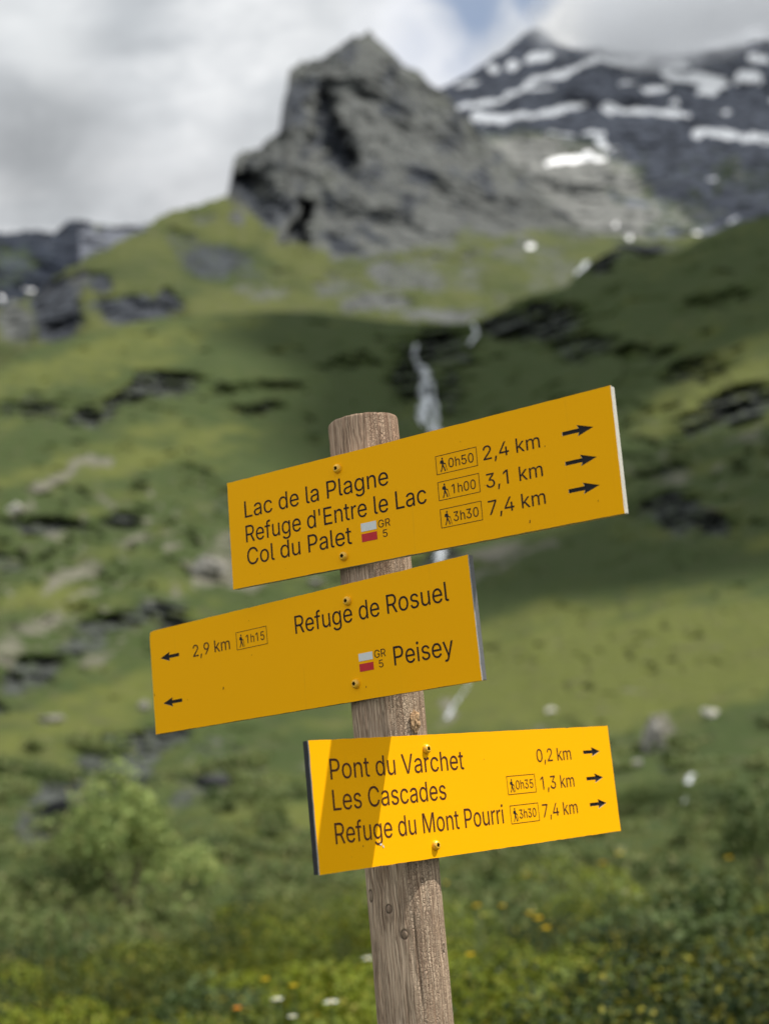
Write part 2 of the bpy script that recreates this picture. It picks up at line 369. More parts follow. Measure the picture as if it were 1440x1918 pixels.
def paint1(X, Y, P, X0, Y0):
    nz = fbm(np.stack([X/45, Y/60, X*0+4], -1), 5)
    peak = poly(X + 30*nz, Y + 34*nz, PEAK, 14 + 26*sstep(X, 600, 950))
    lit = many(X, Y, [(545, 395, 22, 38, 15), (570, 170, 40, 30), (640, 130, 60, 30), (705, 210, 60, 90), (780, 300, 90, 60), (760, 420, 90, 30), (890, 380, 90, 40), (560, 300, 45, 30), (650, 400, 40, 40), (960, 420, 60, 20), (500, 310, 40, 20)])  # sunlit faces of the peak put in as paler rock
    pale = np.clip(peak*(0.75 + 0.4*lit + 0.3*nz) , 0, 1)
    drk = many(X, Y, [(608, 232, 22, 55, 0), (640, 285, 25, 40), (450, 352, 30, 38, -25), (492, 392, 48, 22, 38), (566, 425, 14, 42, -5), (640, 462, 55, 15, 22), (700, 438, 40, 9, 35), (785, 325, 35, 22, 20), (560, 190, 18, 50), (532, 210, 16, 40), (690, 330, 25, 40, 0, .5, .7), (770, 190, 22, 30, 0, .6, .6), (840, 240, 20, 40, -30, .5, .6), (610, 370, 16, 30), (860, 330, 40, 12, 20, .5, .7), (960, 380, 40, 10, 20, .5, .6), (930, 430, 60, 9, 0, .5, .6)])  # shaded gullies and cliffs put in as darker rock
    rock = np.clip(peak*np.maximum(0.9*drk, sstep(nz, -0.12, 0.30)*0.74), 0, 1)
    rock = np.maximum(rock, many(X, Y, [(400, 490, 80, 32, 5, .5, .75), (350, 455, 45, 20, 10, .5, .55), (190, 528, 28, 14), (225, 570, 60, 22, -5), (112, 588, 46, 66, 0, .4, 1.2), (104, 566, 36, 50, 0, .4, 1.2), (285, 578, 60, 22), (240, 590, 60, 26), (320, 560, 35, 14), (1200, 465, 70, 10), (480, 520, 60, 16, 0, .5, .5), (150, 525, 12, 22, 0, .5, .6)]))  # rock patches, with shade of the left cliffs in their colour
    scree = poly(X, Y, [(560, 470), (700, 490), (800, 480), (1060, 455), (1090, 500), (1060, 540), (880, 600), (700, 590), (640, 575), (560, 545), (600, 520)], 25)*0.42
    scree = np.maximum(scree, many(X, Y, [(700, 570, 70, 20, 0, .5, .8), (830, 590, 80, 10, 0, .5, .9), (760, 520, 90, 28, 10, .5, .7), (900, 468, 90, 12, 0, .5, .6), (30, 600, 40, 40, 0, .5, .9), (145, 530, 14, 26), (470, 548, 70, 14, 0, .5, .5), (440, 415, 14, 14), (620, 535, 30, 12, 0, .5, .6), (380, 410, 30, 10, 0, .5, .5), (1240, 500, 20, 16, 0, .5, .6)]))
    scree = scree*(1 - many(X, Y, [(850, 480, 50, 18), (950, 520, 40, 20), (790, 560, 30, 18), (590, 500, 40, 14, -20), (870, 560, 40, 14)])*0.8)
    apron = poly(X, Y, [(620, 440), (760, 430), (930, 400), (1060, 390), (1120, 440), (1060, 480), (900, 492), (740, 505), (640, 490)], 30)
    scree = np.maximum(scree, apron*np.clip(0.55 + 0.9*fbm(np.stack([X/40, Y/16, X*0+15], -1), 5, .6), 0, 1))
    pale = np.maximum(pale, np.clip(scree + 0.25*nz, 0, 1)*(1-peak))
    snow = many(X, Y, [(1003, 465, 9, 5, 10, .6, .65)])
    tone = np.clip(0.55 + 0.5*many(X, Y, [(440, 420, 40, 40, 45), (330, 600, 200, 40, -8), (560, 470, 60, 30, 30)]) - 0.3*many(X, Y, [(420, 500, 90, 50)]), 0, 1)
    gully = 0.052*many(X, Y, [(608, 240, 26, 62), (640, 290, 25, 45)]) + 0.05*many(X, Y, [(470, 370, 40, 45, -20), (566, 425, 16, 45, -5)])
    return np.stack([rock, pale, snow, tone], -1), gully
def relief1(P, m, X, Y):
    P = P*np.array([1, .32, 1])        # structure runs back into the mountain
    rk = np.maximum(m[..., 0], m[..., 1]*0.8)
    return rk*(22*fbm(P/np.array([70, 70, 90]), 5, 0.62, True) + 66*fbm(P/np.array([120, 120, 170]), 6, .64) + 9*np.round(fbm(P/np.array([80, 80, 80]), 4)*7)*0.6) + (1-rk)*24*fbm(P/130, 5) + 6*rk*fbm(P/22, 3, .6, True)
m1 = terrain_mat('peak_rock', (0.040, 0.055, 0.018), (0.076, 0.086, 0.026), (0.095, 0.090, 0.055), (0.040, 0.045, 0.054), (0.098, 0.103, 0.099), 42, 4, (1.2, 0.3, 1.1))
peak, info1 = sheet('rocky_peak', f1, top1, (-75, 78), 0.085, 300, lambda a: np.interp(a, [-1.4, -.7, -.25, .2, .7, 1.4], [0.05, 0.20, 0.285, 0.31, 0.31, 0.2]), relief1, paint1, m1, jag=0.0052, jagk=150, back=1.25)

# --- valley sides from the meadow up to the lip of the hanging valley
cp = []
for x in (-1400, -500, 250, 1000, 1700, 2600):
    for y, r in ((1850, 13.5), (1760, 19), (1690, 26), (1600, 42), (1500, 78)):
        cp.append((x, y, r))
for x, lst in {-1400: ((1300, 100), (1100, 170), (900, 260), (700, 420)), -500: ((1300, 105), (1100, 170), (900, 270), (700, 430)),
               0: ((1350, 110), (1200, 150), (1050, 210), (900, 290), (750, 400), (650, 520)), 250: ((1350, 125), (1200, 165), (1050, 225), (900, 310), (750, 420), (620, 560)),
               500: ((1350, 140), (1200, 190), (1000, 280), (850, 400), (700, 520), (590, 650)), 760: ((1350, 150), (1200, 210), (1000, 330), (850, 450), (750, 530), (610, 640)),
               1000: ((1350, 130), (1200, 180), (1050, 260), (900, 370), (750, 470), (560, 610)), 1240: ((1350, 115), (1200, 160), (1050, 230), (900, 310), (700, 440), (490, 600)),
               1440: ((1350, 105), (1200, 145), (1050, 210), (900, 280), (700, 390), (500, 510), (410, 580)), 1800: ((1300, 100), (1050, 190), (800, 300), (500, 480), (250, 640)), 2600: ((1300, 90), (1050, 170), (800, 270), (400, 480))}.items():
    for y, r in lst: cp.append((x, y, r))
f0_ = Field(cp)
def f0(az, te):                  # the near edge lies level with the meadow
    w = sstep(te, -0.112, -0.080)
    return np.exp((1-w)*np.log(EYE/np.maximum(-te, 0.05)) + w*np.log(f0_(np.clip(az, -.50, .58), te)))
top0 = outline([(-1800, 800), (-900, 850), (-400, 800), (-150, 740), (0, 690), (45, 660), (75, 648), (120, 636), (180, 622), (240, 606), (300, 596), (350, 592), (420, 588), (480, 584), (540, 583), (600, 586), (680, 596), (740, 603), (800, 606),
                (850, 606), (885, 604), (930, 586), (965, 566), (1000, 550), (1040, 542), (1062, 535), (1082, 512), (1110, 488), (1150, 468), (1180, 462), (1215, 468), (1260, 474), (1290, 462), (1320, 440), (1370, 420), (1440, 403), (1600, 360), (1900, 280), (2300, 200), (3000, 150)])
def paint0(X, Y, P, X0, Y0):
    nz = fbm(np.stack([X/50, Y/28, X*0+2], -1), 5)
    ROCKS = [(310, 712, 50, 18, -8), (250, 738, 70, 16, -20), (170, 780, 55, 18, -10), (60, 765, 70, 30, 0, .6, .7), (300, 735, 70, 10, -15), (480, 765, 60, 14, 0, .5, .7), (420, 730, 50, 12, -5, .5, .5),
        (95, 987, 85, 18), (232, 975, 42, 16), (430, 945, 70, 34, 0, .6, .55), (370, 900, 50, 26, 0, .6, .45), (300, 1140, 55, 22), (225, 1170, 85, 18, -10), (60, 1262, 60, 30, -20), (330, 1175, 45, 20), (150, 1210, 60, 16, -20), (10, 1050, 30, 30, 0, .5, .7),
        (115, 1525, 95, 66, -20, .4, 1.2), (205, 1450, 110, 56, -33, .4, 1.2), (285, 1390, 75, 32, -25, .5, 1.1), (390, 1470, 60, 40, 0, .6, .7), (340, 1500, 30, 20), (400, 1400, 60, 30, 10, .5, .6), (490, 1590, 30, 14, 0, .5, .6),
        (1265, 962, 72, 40), (1330, 985, 40, 30), (1380, 760, 75, 34, -15), (1300, 790, 50, 20, -20, .5, .7), (1230, 880, 60, 20, -10, .5, .6), (1010, 605, 90, 42), (940, 610, 40, 26), (1090, 650, 70, 30, 0, .6, .7), (830, 650, 60, 42, 0, .6, .85), (770, 700, 40, 70, 0, .6, .8), (840, 740, 40, 50, 0, .6, .7),
        (1300, 695, 70, 22, -10, .5, .7), (1200, 660, 60, 20, -10, .5, .5), (1200, 470, 60, 10, 0, .5, .9), (1130, 490, 26, 14, -30), (1340, 560, 70, 16, -20, .5, .4), (1100, 760, 60, 20, 0, .5, .5), (650, 680, 60, 14, 0, .5, .4), (520, 720, 50, 10, 0, .5, .4), (820, 1050, 50, 20, 0, .5, .8), (1130, 950, 60, 20, 0, .5, .6),
        (1250, 1440, 40, 20, 0, .5, .6), (-100, 1350, 120, 30, -15), (-200, 1000, 90, 30), (-260, 800, 90, 30), (1600, 900, 90, 30), (1700, 700, 80, 30)]
    rock = many(X, Y, ROCKS)  # dark rock bands, with shade of their steep faces in the colour
    rock = rock*np.clip(0.80 + 0.9*fbm(np.stack([X/24, Y/15, X*0+21], -1), 5, .62), 0, 1.05)
    rock = np.maximum(rock, 0.25*sstep(nz, 0.14, 0.46)*(1-sstep(Y, 1250, 1400)))
    pale = many(X, Y, [(400, 1065, 55, 36, 0, .6, .9), (440, 1010, 40, 26, 0, .6, .6), (250, 1010, 50, 14, -20, .6, .6), (130, 1080, 80, 14, -25, .6, .7), (90, 1170, 70, 20, -10, .6, .6), (20, 1215, 30, 50, 0, .6, .6), (470, 1085, 60, 18, -15, .6, .8), (30, 952, 18, 10, 0, .4), (1255, 895, 50, 20, 0, .6, .6), (1240, 1370, 30, 36, 0, .5, .85), (930, 1032, 55, 14, -15, .5, .8),
        (600, 1430, 60, 18, -10, .6, .5), (90, 1345, 26, 10, 0, .5, .8), (1000, 1440, 30, 10, 0, .5, .5), (1180, 1290, 26, 8, 0, .5, .5), (180, 1230, 50, 14, -30, .6, .6), (1400, 820, 40, 20, 0, .6, .5), (830, 1330, 14, 30, 10, .5, .7), (860, 1050, 40, 12, 0, .5, .6)])
    pale = np.maximum(pale, strip(X, Y, [(55, 925), (95, 895), (140, 872), (200, 858)], 8)*0.9)
    pale = np.maximum(pale, strip(X, Y, [(880, 1090), (960, 1040), (1040, 1015)], 6)*0.6)
    nz2 = fbm(np.stack([X/34, Y/20, X*0+7], -1), 5, .62)
    area = many(X, Y, [(180, 1060, 330, 190, -10, .6, 1), (420, 1430, 160, 90, 0, .6, .8), (1300, 880, 200, 160, -10, .6, .8), (1150, 1380, 260, 60, 0, .6, .6), (1150, 1230, 300, 90, -10, .6, .55), (200, 760, 240, 60, -10, .6, .5)])
    pale = np.maximum(pale, 0.72*area*sstep(nz2, 0.02, 0.36))
    rock = np.maximum(rock, 0.55*area*sstep(-nz2, 0.10, 0.38))
    lush = many(X, Y, [(1150, 1250, 360, 110, -8, .6, 1.15), (250, 850, 220, 40, -10, .6, .55), (200, 670, 220, 34, -14, .6, .6), (130, 1340, 180, 60, -18, .6, .6), (1320, 730, 150, 40, -28, .5, .8), (100, 1110, 80, 30, 0, .6, .6), (560, 1540, 120, 40, 0, .6, .7)])
    deep = many(X, Y, [(650, 680, 230, 90, 0, .6, .9), (1050, 740, 200, 100, 0, .6, .8), (1300, 550, 220, 70, -20, .6, .6), (700, 870, 200, 70, 0, .6, .8), (1150, 1070, 240, 50, 0, .6, .7)])  # cloud-shaded ground also darkened in the grass tone
    cr, sr = math.cos(rad(-17)), math.sin(rad(-17)); U = X*cr + Y*sr; W_ = -X*sr + Y*cr
    band = fbm(np.stack([U/170, W_/26, X*0+5], -1), 4, .55)
    rock = np.maximum(rock, 0.25*sstep(band, 0.22, 0.5)*(1-sstep(Y, 1300, 1400))*(1-deep*.6))
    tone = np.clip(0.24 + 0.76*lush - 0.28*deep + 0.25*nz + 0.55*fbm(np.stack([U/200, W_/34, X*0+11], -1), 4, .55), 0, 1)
    z = np.zeros(X.shape)
    bench = steepen(X, Y, ROCKS, 0.016)
    return np.stack([rock, pale, z, tone], -1), bench
def relief0(P, m, X, Y):
    r = np.hypot(P[..., 0], P[..., 1]); rk = m[..., 0]
    f = np.clip((r-12)/40, 0, 1)
    return f*(7*fbm(P/90, 4) + 2.6*fbm(P/24, 4) + 0.5*fbm(P/6, 3)) + f*rk*(0.08*r*fbm(P/np.array([26, 26, 12]), 5, .6, True) + 0.012*r*fbm(P/7, 3, .6, True))
m0 = terrain_mat('alpine_pasture', G1, G2, G3, (0.054, 0.060, 0.055), (0.135, 0.130, 0.100), 12, 0.8)
slope, info0 = sheet('hillside', f0, top0, (-82, 82), 0.11, 470, -0.118, relief0, paint0, m0, jag=0.0012, jagk=150, back=1.12, drop=0.15, power=1.0)

# --- level meadow round the post
ang = np.linspace(-math.pi, math.pi, 181); rr = np.concatenate([[0.02], np.linspace(0.4, 17, 60)])
A, R_ = np.meshgrid(ang, rr)
V = np.stack([R_*np.sin(A), R_*np.cos(A), R_*0], -1)
V[..., 2] = 0.07*fbm(V/2.2, 4) - 0.10*sstep(R_, 12, 15)
n = len(ang); i = (np.arange(len(rr)-1)[:, None]*n + np.arange(n-1)[None]).ravel()
mm = np.zeros((V.shape[0]*V.shape[1], 4)); mm[:, 3] = 0.4
m00 = terrain_mat('meadow_turf', (0.026, 0.038, 0.012), (0.055, 0.064, 0.018), (0.03, 0.024, 0.014), (0.05, 0.05, 0.05), (0.2, 0.19, 0.15), 2.0, 0.05)
tag(link('meadow', mesh_np('meadow', V.reshape(-1, 3), np.stack([i, i+n, i+n+1, i+1], 1), [m00], True, {'cover': mm})), kind='structure')
# ------------------------------------------------------------------ clouds high up that shade the cirque and the snow mountain
m_cloud, t = material('cloud_vapour')
t.put(t.b.inputs['Base Color'], (0.85, 0.86, 0.88)); t.b.inputs['Roughness'].default_value = 1; t.b.inputs['Specular IOR Level'].default_value = 0
SD = np.array(SUN_DIR)
def cloud(info, pts, height, thick, lab, seed):
    p = np.array([ground_point(info, x, y) for x, y in pts])
    for i, (x, y) in enumerate(pts):             # beyond the lip of the cirque the shade runs on over hidden ground
        if lab and y <= lab(x): q_ = p[i] - np.array([0, 0, EYE]); p[i] = q_*1.10 + np.array([0, 0, EYE])
    k = (height - p[:, 2])/SD[2]; q = p + SD*k[:, None]          # base of the cloud: the shaded ground carried up along the sunlight
    # fill the outline with a lumpy closed body
    lo, hi = q[:, :2].min(0), q[:, :2].max(0); N = 150
    gx, gy = np.meshgrid(np.linspace(lo[0], hi[0], N), np.linspace(lo[1], hi[1], N)); st = (hi-lo)/N
    s = poly(gx, gy, q[:, :2], 1e-3); inside = s > 0.5
    d = np.full(gx.shape, 1e9); m = len(q)
    for i in range(m):
        (x0, y0), (x1, y1) = q[i-1, :2], q[i, :2]; L = (x1-x0)**2+(y1-y0)**2+1e-9
        kk = np.clip(((gx-x0)*(x1-x0)+(gy-y0)*(y1-y0))/L, 0, 1)
        d = np.minimum(d, np.hypot(gx-x0-kk*(x1-x0), gy-y0-kk*(y1-y0)))
    d = np.where(inside, d, 0)
    lump = 0.6 + 0.8*fbm(np.stack([gx, gy, gx*0+seed], -1)/(thick*1.1), 4)
    up = np.sqrt(np.clip(d/thick, 0, 1))*thick*np.clip(lump, .25, 2); dn = np.sqrt(np.clip(d/thick, 0, 1))*thick*0.2*np.clip(lump, .25, 2)
    idx = -np.ones(gx.shape, int); idx[inside] = np.arange(inside.sum()); nv = inside.sum()
    top = np.stack([gx, gy, height+up+1], -1)[inside]; bot = np.stack([gx, gy, height-dn-1], -1)[inside]
    a, b, c, e = idx[:-1, :-1], idx[:-1, 1:], idx[1:, 1:], idx[1:, :-1]
    ok = (a >= 0) & (b >= 0) & (c >= 0) & (e >= 0)
    F = np.stack([a[ok], b[ok], c[ok], e[ok]], 1)
    F = np.concatenate([F, F[:, ::-1]+nv])
    o = link('cloud', mesh_np('cloud', np.concatenate([top, bot]), F, [m_cloud]))
    tag(o, kind='structure'); return o
cloud(info0, [(430, 640), (470, 590), (540, 576), (600, 578), (700, 590), (780, 598), (860, 600), (930, 580), (1000, 543), (1060, 528), (1090, 498), (1150, 490), (1230, 482), (1300, 452), (1440, 396), (1700, 330), (1800, 470), (1600, 590), (1440, 650), (1320, 705), (1200, 760), (1100, 850), (950, 1000), (750, 960), (600, 880), (520, 790), (560, 700)], 4300, 150, lambda x: 612 if x < 940 else np.interp(x, [940, 1150, 1440, 1700], [590, 492, 415, 340]), 1)
cloud(info0, [(1190, 850), (1290, 810), (1440, 790), (1700, 720), (1900, 900), (1700, 1050), (1440, 1075), (1300, 1095), (1150, 1120), (950, 1140), (800, 1120), (820, 1040), (1000, 1010), (1120, 960)], 2600, 90, None, 5)
cloud(info2, [(780, 240), (850, 120), (1000, 20), (1440, 30), (1900, 0), (2300, 300), (1900, 480), (1440, 440), (1300, 420), (1220, 350), (1180, 295), (1060, 262), (960, 250), (880, 250)], 2350, 220, None, 9)
